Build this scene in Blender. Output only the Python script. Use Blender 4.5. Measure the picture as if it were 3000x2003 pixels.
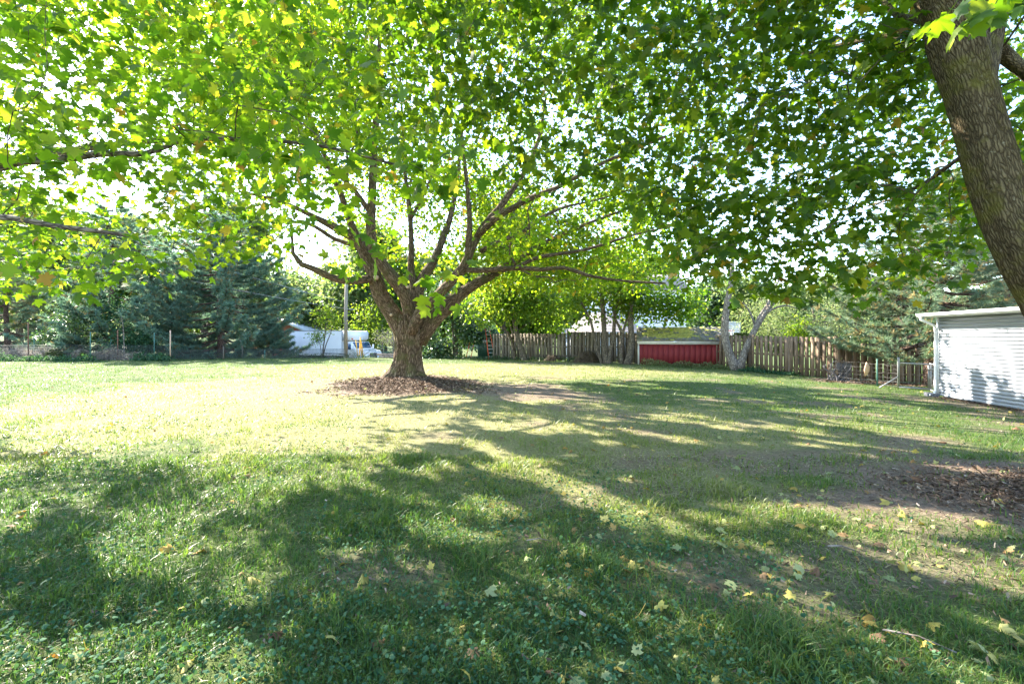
import bpy, math, random
import numpy as np
from mathutils import Vector, Matrix

# ------------------------------------------------------------------ camera, light, exposure
F, EYE, CX, HY = 1417.0, 1.6, 1500.0, 987.0        # focal length and horizon of the 3000 px photograph
SUN_AZ, SUN_EL = 46.0, 37.0                        # degrees left of the view direction, above horizon
scene = bpy.context.scene
for o in list(bpy.data.objects): bpy.data.objects.remove(o)
cam_d = bpy.data.cameras.new('camera'); cam = bpy.data.objects.new('camera', cam_d)
scene.collection.objects.link(cam); scene.camera = cam
cam.location = (0, 0, EYE); cam.rotation_euler = (math.radians(90), 0, 0)
cam_d.sensor_width = 36; cam_d.lens = 36 * F / 3000; cam_d.shift_y = -14.5 / 3000
cam_d.clip_start = 0.05; cam_d.clip_end = 2000
world = bpy.data.worlds.new("World"); scene.world = world; world.use_nodes = True
wn = world.node_tree.nodes; wl = world.node_tree.links
bg = wn['Background']; sky = wn.new('ShaderNodeTexSky'); sky.sky_type = 'NISHITA'
sky.sun_disc = False; sky.sun_elevation = math.radians(SUN_EL); sky.sun_rotation = math.radians(-SUN_AZ)
sky.air_density = 1.0; sky.dust_density = 0.5; sky.ozone_density = 1.0
wl.new(sky.outputs[0], bg.inputs[0]); bg.inputs[1].default_value = 0.15
sun_d = bpy.data.lights.new('sun', 'SUN'); sun = bpy.data.objects.new('sun', sun_d)
scene.collection.objects.link(sun)
sun_d.energy = 5.0; sun_d.angle = math.radians(0.45); sun_d.color = (1.0, 0.93, 0.80)
sa, se = math.radians(SUN_AZ), math.radians(SUN_EL)
SDIR = np.array([-math.sin(sa) * math.cos(se), math.cos(sa) * math.cos(se), math.sin(se)])
sun.rotation_euler = Vector(SDIR).to_track_quat('Z', 'Y').to_euler(); sun.location = (-30, 30, 40)
vs = scene.view_settings; vs.view_transform = 'Standard'; vs.look = 'None'; vs.gamma = 1.0
vs.use_curve_mapping = False; vs.exposure = 2.72

rng = np.random.default_rng(7); random.seed(7)
C = scene.collection
ORG = {}

# ------------------------------------------------------------------ helpers
def W(px, py, d): return np.array([(px - CX) / F * d, d, EYE - (py - HY) / F * d])
def WX(px, d): return (px - CX) / F * d
def WZ(py, d): return EYE - (py - HY) / F * d
def sstep(a, b, x):
    t = np.clip((x - a) / (b - a), 0, 1); return t * t * (3 - 2 * t)
def hash2(ix, iy, s):
    v = np.sin(ix * 127.1 + iy * 311.7 + s * 74.7) * 43758.5453; return v - np.floor(v)
def vnoise(x, y, s=0):
    x = np.asarray(x, float); y = np.asarray(y, float)
    ix, iy = np.floor(x), np.floor(y); fx, fy = x - ix, y - iy
    fx = fx * fx * (3 - 2 * fx); fy = fy * fy * (3 - 2 * fy)
    a, b = hash2(ix, iy, s), hash2(ix + 1, iy, s); c, d = hash2(ix, iy + 1, s), hash2(ix + 1, iy + 1, s)
    return (a * (1 - fx) + b * fx) * (1 - fy) + (c * (1 - fx) + d * fx) * fy
def fbm(x, y, s=0, o=4):
    r = 0; a = 0.5; t = 0
    for k in range(o):
        r = r + a * vnoise(x * 2 ** k, y * 2 ** k, s + k * 3); t += a; a *= 0.5
    return r / t
def ground(x, y):
    x = np.asarray(x, float); y = np.asarray(y, float)
    u = x - 6; z = -0.035 * 0.5 * (u + np.sqrt(u * u + 4))
    z = z + 0.19 * np.exp(-((x + 3.8) ** 2 + (y - 17.4) ** 2) / (2 * 1.5 ** 2))
    z = z + 0.12 * np.exp(-((x - 5.9) ** 2 + (y - 4.6) ** 2) / (2 * 1.2 ** 2))
    z = z - 1.4 * sstep(36.8, 45, y) + 20 * sstep(85, 260, y) + 0.05 * (fbm(x * .5, y * .5, 3, 3) - .5) * sstep(0, 3, y)
    return z
def inpoly(px, py, poly):
    px = np.asarray(px); py = np.asarray(py); r = np.zeros(px.shape, bool); n = len(poly)
    for i in range(n):
        x1, y1 = poly[i]; x2, y2 = poly[(i + 1) % n]
        c = ((y1 > py) != (y2 > py)); xx = (x2 - x1) * (py - y1) / ((y2 - y1) if y2 != y1 else 1e-9) + x1
        r ^= c & (px < xx)
    return r
# lawn the photograph shows in full sun: foliage standing in those sun rays is left out of the crowns
LIT = [([(900, 1112), (1300, 1108), (1420, 1150), (1250, 1175), (960, 1165)], .75),
       ([(-400, 1094), (300, 1094), (720, 1072), (1140, 1064), (1150, 1098), (1010, 1118), (980, 1165), (1180, 1185), (1040, 1232),
         (760, 1245), (480, 1300), (170, 1290), (150, 1245), (-400, 1225)], 1.0),
       ([(150, 1290), (480, 1290), (760, 1240), (1180, 1195), (1330, 1235), (1190, 1330), (1120, 1400), (820, 1420), (560, 1380), (300, 1340)], .6),
       ([(1250, 1072), (1900, 1086), (2200, 1118), (1800, 1112), (1320, 1092)], .95),
       ([(1400, 1330), (1600, 1360), (1930, 1490), (1880, 1520), (1560, 1420)], .9),
       ([(2250, 1470), (2560, 1480), (2960, 1530), (2990, 1590), (2560, 1560)], .9),
       ([(-200, 1880), (560, 1830), (900, 1960), (800, 2100), (-200, 2150)], .85),
       ([(260, 1560), (520, 1540), (600, 1680), (330, 1720)], .8),
       ([(1380, 1230), (1640, 1240), (1700, 1275), (1420, 1262)], .7),
       ([(2000, 1490), (2250, 1530), (2300, 1580), (2050, 1540)], .8),
       ([(640, 1620), (800, 1660), (780, 1790), (650, 1760)], .7),
       ([(2250, 1190), (2700, 1180), (3100, 1230), (3100, 1330), (2600, 1270)], .75)]
def in_sun_gap(P, frac=1.0):
    """True for points whose shadow would fall on lawn that is sunny in the photograph"""
    P = np.asarray(P); k = P[:, 2] / SDIR[2]
    x = P[:, 0] - SDIR[0] * k; y = P[:, 1] - SDIR[1] * k
    ok = y > 0.8; yy = np.where(ok, y, 1); px = CX + x / yy * F; py = HY + EYE / yy * F
    r = np.zeros(len(P), bool); u = rng.random(len(P))
    for poly, pr in LIT: r |= ok & inpoly(px, py, poly) & (u < min(1, pr + .25) * frac)
    # openings in the crowns that let streaks of sun through to the shaded lawn
    h = SDIR[:2] / np.linalg.norm(SDIR[:2]); a = x * h[0] + y * h[1]; b = -x * h[1] + y * h[0]
    n1 = fbm(a * .75 + 5, b * 1.9, 101, 3); n2 = fbm(a * 1.5 + 3, b * 3.4, 131, 3); n3 = fbm(a * 3.2 + 1, b * 6.0, 151, 2)
    pr = np.maximum(np.maximum(sstep(.61, .64, n1), sstep(.59, .63, n2)), sstep(.66, .71, n3)); pr = pr * (1 - .5 * sstep(.45, .35, fbm(x * .5, y * .5, 161, 2)))
    r |= ok & (y < 24) & (u < pr * frac)
    # sunny upper right part of the white shed's wall
    w = np.array([-.5, -2.95]); w /= np.linalg.norm(w); n = np.array([w[1], -w[0]]); q = P[:, :2] - np.array([13.1, 14.85])
    t = (q @ n) / (SDIR[:2] @ n); hit = P - t[:, None] * SDIR; uu = (hit[:, :2] - np.array([13.1, 14.85])) @ w; vv = hit[:, 2] + .2
    r |= (t > 0) & (uu > .15) & (uu < 5) & (vv + 1.1 * (fbm(uu * 2.2, vv * 2.2, 141, 2) - .5) > 2.15 - (uu - .3) * .60) & (vv < 2.5) & (u < .93 * frac)
    return r

def link(o, parent=None):
    C.objects.link(o)
    if parent is not None: o.parent = parent
    return o
def tag(o, label=None, cat=None, group=None, kind=None):
    if label: o['label'] = label
    if cat: o['category'] = cat
    if group: o['group'] = group
    if kind: o['kind'] = kind
    return o
def thing(name, label, cat, loc=(0, 0, 0), group=None):
    o = bpy.data.objects.new(name, None); o.location = loc; o.empty_display_size = .2; link(o)
    ORG[o.name] = np.array(loc, float); return tag(o, label, cat, group)
def npmesh(name, V, faces, mats, attrs=None, smooth=False, fmat=None):
    """faces: list of (n,k) int arrays"""
    me = bpy.data.meshes.new(name); V = np.asarray(V, np.float32)
    me.vertices.add(len(V)); me.vertices.foreach_set('co', V.ravel())
    faces = [np.asarray(f, np.int32) for f in faces if len(f)]
    lv = np.concatenate([f.ravel() for f in faces]); tot = np.concatenate([np.full(len(f), f.shape[1], np.int32) for f in faces])
    st = np.concatenate([[0], np.cumsum(tot)[:-1]]).astype(np.int32)
    me.loops.add(len(lv)); me.loops.foreach_set('vertex_index', lv)
    me.polygons.add(len(tot)); me.polygons.foreach_set('loop_start', st); me.polygons.foreach_set('loop_total', tot)
    if fmat is not None: me.polygons.foreach_set('material_index', np.asarray(fmat, np.int32))
    if smooth: me.polygons.foreach_set('use_smooth', np.ones(len(tot), bool))
    for k, v in (attrs or {}).items():
        v = np.asarray(v, np.float32)
        a = me.attributes.new(k, 'FLOAT_VECTOR' if v.ndim == 2 else 'FLOAT', 'POINT')
        a.data.foreach_set('vector' if v.ndim == 2 else 'value', v.ravel())
    for m in (mats if isinstance(mats, (list, tuple)) else [mats]): me.materials.append(m)
    me.update(calc_edges=True); me.validate(); return me
def place(name, me, parent=None, loc=None, kind=None, label=None):
    o = bpy.data.objects.new(name, me)
    if loc is not None: o.location = loc
    link(o, parent)
    ORG[o.name] = np.zeros(3) if parent is None else ORG[parent.name]
    if kind: o['kind'] = kind
    if label: o['label'] = label
    return o
def npobj(name, V, faces, mats, parent=None, attrs=None, smooth=False, kind=None, label=None, fmat=None):
    V = np.asarray(V, float)
    if parent is not None: V = V - ORG[parent.name]
    return place(name, npmesh(name, V, faces, mats, attrs, smooth, fmat), parent, kind=kind, label=label)
class MB:
    """collects boxes, tubes and polygons, then links them as one mesh"""
    def __init__(s): s.v = []; s.f = {}; s.n = 0; s.tc = []
    def add(s, V, F_, tc=None):
        V = np.asarray(V, float); s.v.append(V)
        s.tc.append(V if tc is None else tc)
        for f in F_:
            f = np.asarray(f, int)
            if f.ndim == 1: f = f[None]
            s.f.setdefault(f.shape[1], []).append(f + s.n)
        s.n += len(V); return s
    def box(s, c, size, R=None, bev=0.0):
        h = np.array(size, float) / 2
        if bev <= 0:
            V = np.array([[x, y, z] for x in (-1, 1) for y in (-1, 1) for z in (-1, 1)], float) * h
            Fq = [[0, 1, 3, 2], [4, 6, 7, 5], [0, 4, 5, 1], [2, 3, 7, 6], [0, 2, 6, 4], [1, 5, 7, 3]]
            Fa = [np.array(Fq)]
        else:   # chamfered
            b = min(bev, h.min() * .9); V = []; idx = {}
            for x in (-1, 1):
                for y in (-1, 1):
                    for z in (-1, 1):
                        for a in range(3):
                            p = np.array([x, y, z]) * (h - b); p[a] = [x, y, z][a] * h[a]; idx[(x, y, z, a)] = len(V); V.append(p)
            V = np.array(V); Fq = []; Ft = []
            def q(l): Fq.append(l)
            for sgn in (-1, 1):
                o4 = [(-1, -1), (1, -1), (1, 1), (-1, 1)]
                q([idx[(sgn, a, b2, 0)] for a, b2 in o4][::sgn]); q([idx[(b2, sgn, a, 1)] for a, b2 in o4][::sgn]); q([idx[(a, b2, sgn, 2)] for a, b2 in o4][::sgn])
            for a in (-1, 1):
                for b2 in (-1, 1):
                    q([idx[(a, b2, -1, 0)], idx[(a, b2, 1, 0)], idx[(a, b2, 1, 1)], idx[(a, b2, -1, 1)]])
                    q([idx[(a, -1, b2, 0)], idx[(a, 1, b2, 0)], idx[(a, 1, b2, 2)], idx[(a, -1, b2, 2)]])
                    q([idx[(-1, a, b2, 1)], idx[(1, a, b2, 1)], idx[(1, a, b2, 2)], idx[(-1, a, b2, 2)]])
            for x in (-1, 1):
                for y in (-1, 1):
                    for z in (-1, 1): Ft.append([idx[(x, y, z, 0)], idx[(x, y, z, 1)], idx[(x, y, z, 2)]])
            Fa = [np.array(Fq), np.array(Ft)]
        if R is not None: V = V @ np.asarray(R).T
        return s.add(V + np.array(c, float), Fa)
    def bar(s, a, b, w, h=None, up=(0, 0, 1)):
        a = np.array(a, float); b = np.array(b, float); d = b - a; L = np.linalg.norm(d); d /= L
        x = np.cross(d, up); x = x / (np.linalg.norm(x) + 1e-9); z = np.cross(x, d)
        return s.box((a + b) / 2, (w, L, h or w), np.stack([x, d, z], 1))
    def tube(s, P, r, n=8, cap=True):
        V, Fq, tc = tube(np.asarray(P, float), r, n); s.add(V, [Fq], tc)
        if cap:
            m = len(V) - 1
            k = np.arange(n); s.f.setdefault(n, []).append((k[::-1] + s.n - len(V))[None]); s.f.setdefault(n, []).append((k + s.n - n)[None])
        return s
    def prism(s, poly, a, b):
        """poly: points (list of 3D), extruded along vector b from a"""
        P = np.array(poly, float) + np.array(a, float); n = len(P); V = np.concatenate([P, P + np.array(b, float)])
        k = np.arange(n); side = np.stack([k, (k + 1) % n, (k + 1) % n + n, k + n], 1)
        return s.add(V, [side, k[::-1][None], (k + n)[None]])
    def build(s, name, mat, parent=None, smooth=False, kind=None, label=None):
        V = np.concatenate(s.v); tc = np.concatenate(s.tc)
        return npobj(name, V, [np.concatenate(f) for f in s.f.values()], mat, parent, {'tc': tc}, smooth, kind, label)
def tube(P, r, n):
    r = np.full(len(P), r, float) if np.isscalar(r) else np.asarray(r, float)
    T = np.gradient(P, axis=0); T /= np.linalg.norm(T, axis=1, keepdims=True) + 1e-9
    up = np.array([0, 0, 1.]) if abs(T[0][2]) < .9 else np.array([1., 0, 0])
    N = np.cross(T[0], up); N /= np.linalg.norm(N); Ns = [N]
    for i in range(1, len(P)):
        N = N - T[i] * N.dot(T[i]); N /= np.linalg.norm(N) + 1e-9; Ns.append(N)
    Ns = np.array(Ns); B = np.cross(T, Ns); th = np.arange(n) / n * 2 * np.pi
    c, s_ = np.cos(th), np.sin(th)
    V = P[:, None] + r[:, None, None] * (Ns[:, None] * c[None, :, None] + B[:, None] * s_[None, :, None])
    L = np.concatenate([[0], np.cumsum(np.linalg.norm(np.diff(P, axis=0), axis=1))])
    tc = np.stack([r[:, None] * c, r[:, None] * s_, np.repeat(L[:, None], n, 1)], 2)
    i = np.arange(len(P) - 1)[:, None] * n; k = np.arange(n)[None]; k2 = (k + 1) % n
    Fq = np.stack([i + k, i + k2, i + n + k2, i + n + k], 2).reshape(-1, 4)
    return V.reshape(-1, 3), Fq, tc.reshape(-1, 3)
def spline(P, step=.25, cols=None):
    """Catmull-Rom through P (extra columns, e.g. the radius, are carried along)"""
    P = np.asarray(P, float); Q = np.concatenate([[2 * P[0] - P[1]], P, [2 * P[-1] - P[-2]]]); out = []
    for i in range(1, len(Q) - 2):
        n = max(1, int(np.linalg.norm((Q[i + 1] - Q[i])[:3]) / step)); t = np.arange(n)[:, None] / n
        a, b, c, d = Q[i - 1], Q[i], Q[i + 1], Q[i + 2]
        out.append(.5 * (2 * b + (c - a) * t + (2 * a - 5 * b + 4 * c - d) * t ** 2 + (3 * b - a - 3 * c + d) * t ** 3))
    out.append(P[-1][None]); return np.concatenate(out)
def rotz(a):
    c, s_ = math.cos(a), math.sin(a); return np.array([[c, -s_, 0], [s_, c, 0], [0, 0, 1.]])

# ------------------------------------------------------------------ materials
def mat(name):
    m = bpy.data.materials.new(name); m.use_nodes = True; nt = m.node_tree; nt.nodes.clear()
    out = nt.nodes.new('ShaderNodeOutputMaterial'); return m, nt, out
def N(nt, t, **kw):
    n = nt.nodes.new(t)
    for k, v in kw.items():
        if k in n.inputs: n.inputs[k].default_value = v
        else: setattr(n, k, v)
    return n
def ramp(nt, stops, src=None):
    r = nt.nodes.new('ShaderNodeValToRGB'); e = r.color_ramp.elements
    while len(e) > 1: e.remove(e[-1])
    e[0].position = stops[0][0]; e[0].color = (*stops[0][1], 1)
    for p, c in stops[1:]: x = e.new(p); x.color = (*c, 1)
    if src is not None: nt.links.new(src, r.inputs[0])
    return r
def attr(nt, n): a = nt.nodes.new('ShaderNodeAttribute'); a.attribute_name = n; return a
def leafmat(name, refl, trans, amount=.5, rough=.45, objrand=True, spec=.18):
    """thin leaf: reflected colour and transmitted colour vary from leaf to leaf"""
    m, nt, out = mat(name); L = nt.links.new
    a = attr(nt, 'var'); fac = a.outputs['Fac']
    if objrand:
        oi = nt.nodes.new('ShaderNodeObjectInfo'); ad = N(nt, 'ShaderNodeMath', operation='ADD'); L(fac, ad.inputs[0]); L(oi.outputs['Random'], ad.inputs[1])
        fr = N(nt, 'ShaderNodeMath', operation='FRACT'); L(ad.outputs[0], fr.inputs[0]); fac = fr.outputs[0]
    r1 = ramp(nt, refl, fac); r2 = ramp(nt, trans, fac)
    p = N(nt, 'ShaderNodeBsdfPrincipled', Roughness=rough); p.inputs['Specular IOR Level'].default_value = spec
    L(r1.outputs[0], p.inputs['Base Color'])
    t = nt.nodes.new('ShaderNodeBsdfTranslucent'); L(r2.outputs[0], t.inputs['Color'])
    mx = N(nt, 'ShaderNodeMixShader'); mx.inputs[0].default_value = amount
    L(p.outputs[0], mx.inputs[1]); L(t.outputs[0], mx.inputs[2]); L(mx.outputs[0], out.inputs[0]); return m
def bark(name, c1, c2, scale=9, bump=.6, stretch=.22, moss=None, lichen=None):
    """furrowed bark: stretched cells with dark cracks, grain, and patches of moss or lichen"""
    m, nt, out = mat(name); L = nt.links.new
    a = attr(nt, 'tc'); nd = N(nt, 'ShaderNodeTexNoise', Scale=scale * .5, Detail=4.0); L(a.outputs['Vector'], nd.inputs['Vector'])
    sb = N(nt, 'ShaderNodeVectorMath', operation='MULTIPLY_ADD'); L(nd.outputs['Color'], sb.inputs[0]); sb.inputs[1].default_value = (.9 / scale,) * 3; L(a.outputs['Vector'], sb.inputs[2])
    mp = N(nt, 'ShaderNodeMapping'); mp.inputs['Scale'].default_value = (1, 1, stretch); L(sb.outputs[0], mp.inputs['Vector'])
    vo = N(nt, 'ShaderNodeTexVoronoi', feature='DISTANCE_TO_EDGE', Scale=scale * 2.0); L(mp.outputs[0], vo.inputs['Vector'])
    rv = ramp(nt, [(0, (0, 0, 0)), (.10, (.55, .55, .55)), (.30, (1, 1, 1))], vo.outputs['Distance'])
    n1 = N(nt, 'ShaderNodeTexNoise', Scale=scale * 5, Detail=6.0, Roughness=.7); L(mp.outputs[0], n1.inputs['Vector'])
    n2 = N(nt, 'ShaderNodeTexNoise', Scale=scale * .3, Detail=4.0); L(a.outputs['Vector'], n2.inputs['Vector'])
    h = N(nt, 'ShaderNodeMath', operation='MULTIPLY_ADD'); L(n1.outputs['Fac'], h.inputs[0]); h.inputs[1].default_value = .9; L(rv.outputs[0], h.inputs[2])
    h2 = N(nt, 'ShaderNodeMath', operation='MULTIPLY_ADD'); L(n2.outputs['Fac'], h2.inputs[0]); h2.inputs[1].default_value = .9; L(h.outputs[0], h2.inputs[2])
    mr = N(nt, 'ShaderNodeMapRange'); L(h2.outputs[0], mr.inputs[0]); mr.inputs[1].default_value = .75; mr.inputs[2].default_value = 2.25
    r = ramp(nt, [(0, tuple(v * .55 for v in c1)), (.35, c1), (.7, tuple((x + y) / 2 for x, y in zip(c1, c2))), (1.0, c2)], mr.outputs[0]); col = r.outputs[0]
    for k_, (cc, sc, lo) in enumerate([x for x in ((moss, 2.6, .5) if moss else None, (lichen, 22, .62) if lichen else None) if x]):
        n3 = N(nt, 'ShaderNodeTexNoise', Scale=sc, Detail=5.0, Roughness=.65); L(a.outputs['Vector'], n3.inputs['Vector'])
        rm = ramp(nt, [(lo, (0, 0, 0)), (lo + .12, (.75, .75, .75))], n3.outputs['Fac']); mx = N(nt, 'ShaderNodeMixRGB'); L(rm.outputs[0], mx.inputs[0]); L(col, mx.inputs[1]); mx.inputs[2].default_value = (*cc, 1); col = mx.outputs[0]
    p = N(nt, 'ShaderNodeBsdfPrincipled', Roughness=.92); p.inputs['Specular IOR Level'].default_value = .12
    b = N(nt, 'ShaderNodeBump', Strength=bump, Distance=.035); L(h.outputs[0], b.inputs['Height']); L(b.outputs[0], p.inputs['Normal'])
    L(col, p.inputs['Base Color']); L(p.outputs[0], out.inputs[0]); return m
def paint(name, col, rough=.5, var=.15, scale=6, dirt=None, bump=0, metal=0, coord='Object', stretch=(1, 1, 1), spec=.4, objvar=0):
    """painted or plain surface with mottling, optional stains of a second colour"""
    m, nt, out = mat(name); L = nt.links.new
    tc = nt.nodes.new('ShaderNodeTexCoord'); mp = N(nt, 'ShaderNodeMapping'); mp.inputs['Scale'].default_value = stretch; L(tc.outputs[coord], mp.inputs['Vector'])
    vec = mp.outputs[0]
    oi = nt.nodes.new('ShaderNodeObjectInfo')
    va = N(nt, 'ShaderNodeVectorMath', operation='ADD'); L(vec, va.inputs[0])
    sc = N(nt, 'ShaderNodeMath', operation='MULTIPLY'); L(oi.outputs['Random'], sc.inputs[0]); sc.inputs[1].default_value = 37.0
    L(sc.outputs[0], va.inputs[1]); vec = va.outputs[0]
    n1 = N(nt, 'ShaderNodeTexNoise', Scale=scale, Detail=6.0, Roughness=.6); L(vec, n1.inputs['Vector'])
    lo = tuple(max(0, c * (1 - var)) for c in col); hi = tuple(min(1, c * (1 + var)) for c in col)
    r = ramp(nt, [(.3, lo), (.7, hi)], n1.outputs['Fac']); colr = r.outputs[0]
    if dirt:
        n2 = N(nt, 'ShaderNodeTexNoise', Scale=scale * .45, Detail=7.0, Roughness=.7); L(vec, n2.inputs['Vector'])
        rm = ramp(nt, [(dirt[1], (0, 0, 0)), (min(1, dirt[1] + .15), (1, 1, 1))], n2.outputs['Fac']); mx = N(nt, 'ShaderNodeMixRGB'); L(rm.outputs[0], mx.inputs[0]); L(colr, mx.inputs[1]); mx.inputs[2].default_value = (*dirt[0], 1); colr = mx.outputs[0]
    if objvar:
        hs = N(nt, 'ShaderNodeHueSaturation'); mr = N(nt, 'ShaderNodeMapRange'); L(oi.outputs['Random'], mr.inputs[0]); mr.inputs[3].default_value = 1 - objvar; mr.inputs[4].default_value = 1 + objvar
        L(mr.outputs[0], hs.inputs['Value']); L(colr, hs.inputs['Color']); colr = hs.outputs[0]
    p = N(nt, 'ShaderNodeBsdfPrincipled', Roughness=rough, Metallic=metal); p.inputs['Specular IOR Level'].default_value = spec
    if bump:
        b = N(nt, 'ShaderNodeBump', Strength=bump, Distance=.01); L(n1.outputs['Fac'], b.inputs['Height']); L(b.outputs[0], p.inputs['Normal'])
    L(colr, p.inputs['Base Color']); L(p.outputs[0], out.inputs[0]); return m
M = {}
green_r = [(0, (.022, .058, .009)), (.45, (.036, .080, .012)), (.8, (.055, .105, .016)), (.955, (.08, .12, .018)), (.975, (.28, .24, .03)), (.992, (.32, .22, .03)), (1, (.16, .08, .02))]
green_t = [(0, (.10, .22, .008)), (.45, (.20, .35, .010)), (.8, (.32, .46, .014)), (.955, (.42, .50, .02)), (.975, (.60, .52, .03)), (1, (.40, .24, .03))]
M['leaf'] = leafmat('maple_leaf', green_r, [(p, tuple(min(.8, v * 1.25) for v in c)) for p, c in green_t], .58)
M['leaf_m'] = leafmat('maple_leaf_sun_tint', [(p, (c[0] * 1.25, c[1] * 1.1, c[2])) for p, c in green_r], [(p, (min(.62, c[0] * 1.35), min(.66, c[1] * 1.25), c[2])) for p, c in green_t], .6)  # yellower copy: backlit look of the big maple put into the leaf colour
M['leaf_r'] = leafmat('maple_leaf_shade_tint', [(p, (c[0] * .8, c[1] * .8, c[2] * .7)) for p, c in green_r], [(p, (c[0] * .85, c[1] * .88, c[2] * .7)) for p, c in green_t], .5)  # darker copy: shade of the right-hand canopy put into the leaf colour
M['leaf_y'] = leafmat('yellow_green_leaf', [(0, (.04, .085, .015)), (.7, (.07, .125, .02)), (1, (.12, .16, .03))], [(0, (.18, .33, .015)), (.7, (.32, .46, .02)), (1, (.46, .52, .03))], .55)
M['leaf_p'] = leafmat('pale_leaf', [(0, (.10, .14, .06)), (.6, (.17, .21, .09)), (1, (.30, .32, .18))], [(0, (.20, .30, .07)), (1, (.42, .46, .16))], .45, .6)
M['leaf_d'] = leafmat('dark_leaf', [(0, (.025, .06, .025)), (.7, (.05, .10, .035)), (1, (.10, .15, .06))], [(0, (.06, .15, .03)), (1, (.16, .26, .05))], .35, .3, spec=.6)
M['leaf_far'] = leafmat('far_leaf', [(0, (.06, .11, .04)), (.6, (.12, .17, .06)), (1, (.22, .24, .10))], [(0, (.14, .26, .05)), (1, (.36, .42, .12))], .45, .6)
M['ivy'] = leafmat('ivy_leaf', [(0, (.02, .06, .03)), (.6, (.04, .10, .05)), (1, (.09, .16, .08))], [(0, (.05, .14, .03)), (1, (.12, .24, .05))], .25, .7, spec=.08)
M['needle'] = leafmat('pine_needle', [(0, (.09, .18, .14)), (.6, (.19, .30, .24)), (.9, (.12, .18, .12)), (.95, (.28, .20, .08)), (1, (.32, .2, .08))], [(0, (.09, .18, .10)), (.9, (.20, .32, .17)), (.95, (.3, .2, .06)), (1, (.3, .2, .06))], .45, .45)
M['needle_p'] = leafmat('pale_pine_needle', [(0, (.11, .17, .11)), (.6, (.19, .26, .17)), (.8, (.27, .31, .19)), (.88, (.42, .29, .12)), (1, (.44, .29, .12))], [(0, (.10, .18, .08)), (.85, (.2, .3, .14)), (1, (.4, .27, .1))], .35, .5)
M['grass'] = leafmat('grass_blade', [(0, (.026, .066, .020)), (.3, (.060, .112, .025)), (.55, (.11, .145, .030)), (.75, (.21, .215, .08)), (1, (.38, .34, .20))],
                     [(0, (.05, .14, .02)), (.3, (.14, .25, .03)), (.55, (.25, .32, .035)), (.75, (.31, .33, .08)), (1, (.35, .31, .15))], .4, .4, objrand=False)
M['fallen'] = leafmat('fallen_leaf', [(0, (.20, .24, .10)), (.35, (.30, .31, .14)), (.5, (.38, .32, .09)), (.65, (.40, .30, .06)), (.75, (.26, .16, .06)), (1, (.13, .085, .055))], [(0, (.25, .3, .06)), (.5, (.5, .4, .05)), (.85, (.4, .2, .03)), (1, (.15, .08, .04))], .25, .6)
M['bark'] = bark('maple_bark', (.10, .068, .042), (.36, .26, .175), 13, 1.0, .16, (.11, .105, .04))
M['bark_r'] = bark('mossy_maple_bark', (.085, .062, .034), (.22, .17, .095), 24, .8, .17, (.15, .135, .03), (.34, .31, .22))
M['bark_g'] = bark('grey_bark', (.08, .064, .048), (.30, .245, .185), 10, .6, .3)
M['bark_p'] = bark('pale_bark', (.17, .14, .12), (.52, .46, .40), 9, .6, .25)
M['bark_pine'] = bark('pine_bark', (.07, .045, .035), (.34, .22, .17), 9, .9, .45)
M['twig'] = bark('twig_bark', (.07, .055, .04), (.24, .18, .125), 20, .3, .3)
M['wood'] = paint('weathered_board', (.155, .13, .10), .85, .35, 3.5, ((.10, .115, .06), .60), .35, stretch=(6, 6, .7), objvar=.22, spec=.15)
M['wood2'] = paint('brown_board', (.19, .135, .095), .85, .35, 3.5, ((.10, .08, .06), .60), .35, stretch=(6, 6, .7), objvar=.22, spec=.15)
M['pole'] = paint('pole_wood', (.24, .20, .15), .9, .25, 4, None, .3, stretch=(5, 5, .4))
M['white'] = paint('white_paint', (.78, .78, .78), .45, .04, 3)
M['whitedirt'] = paint('worn_white_paint', (.66, .62, .55), .6, .12, 4, ((.36, .30, .22), .58), .1)
M['siding'] = paint('grey_vinyl_siding', (.30, .325, .37), .5, .035, 2, ((.29, .31, .33), .68), .05, stretch=(1, 1, 4), objvar=.02)
M['red'] = paint('red_barn_paint', (.185, .014, .017), .7, .07, 5, ((.30, .17, .15), .63), .15, stretch=(5, 5, .8))
M['redhouse'] = paint('red_brick', (.52, .15, .11), .8, .15, 8)
M['truckwhite'] = paint('truck_white', (.80, .80, .79), .35, .03, 1, ((.66, .64, .60), .66), spec=.5)
M['black'] = paint('black_rubber', (.02, .02, .02), .7, .2, 5)
M['dark'] = paint('dark_chassis', (.05, .045, .04), .8, .3, 5)
M['steel'] = paint('galvanised_steel', (.27, .27, .27), .5, .15, 9, ((.2, .19, .17), .6), metal=.6)
M['rust'] = paint('rusty_steel', (.16, .075, .045), .85, .3, 9)
M['postgreen'] = paint('green_post_paint', (.05, .14, .11), .6, .2, 8)
M['greenshed'] = paint('dark_green_paint', (.012, .045, .028), .5, .25, 4, ((.03, .08, .05), .58), stretch=(5, 5, .7))
M['orange'] = paint('orange_ladder', (.62, .10, .035), .5, .12, 6)
M['yellow'] = paint('yellow_paint', (.80, .45, .03), .5, .1, 6)
M['alu'] = paint('aluminium', (.62, .63, .64), .4, .08, 8, metal=.7)
M['concrete'] = paint('cinder_block', (.12, .12, .13), .95, .25, 20, bump=.3)
M['brick'] = paint('tan_block', (.42, .30, .23), .9, .18, 12, bump=.3, objvar=.15)
M['roof_tan'] = paint('tan_shingle', (.24, .205, .185), .9, .14, 14, objvar=.06)
M['roof_grey'] = paint('grey_shingle', (.13, .12, .115), .95, .3, 9, ((.22, .22, .05), .50), .3, objvar=.22)
M['moss_roof'] = paint('mossy_shingle', (.30, .29, .06), .95, .35, 9, ((.13, .12, .11), .58), .4, objvar=.25)
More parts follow.
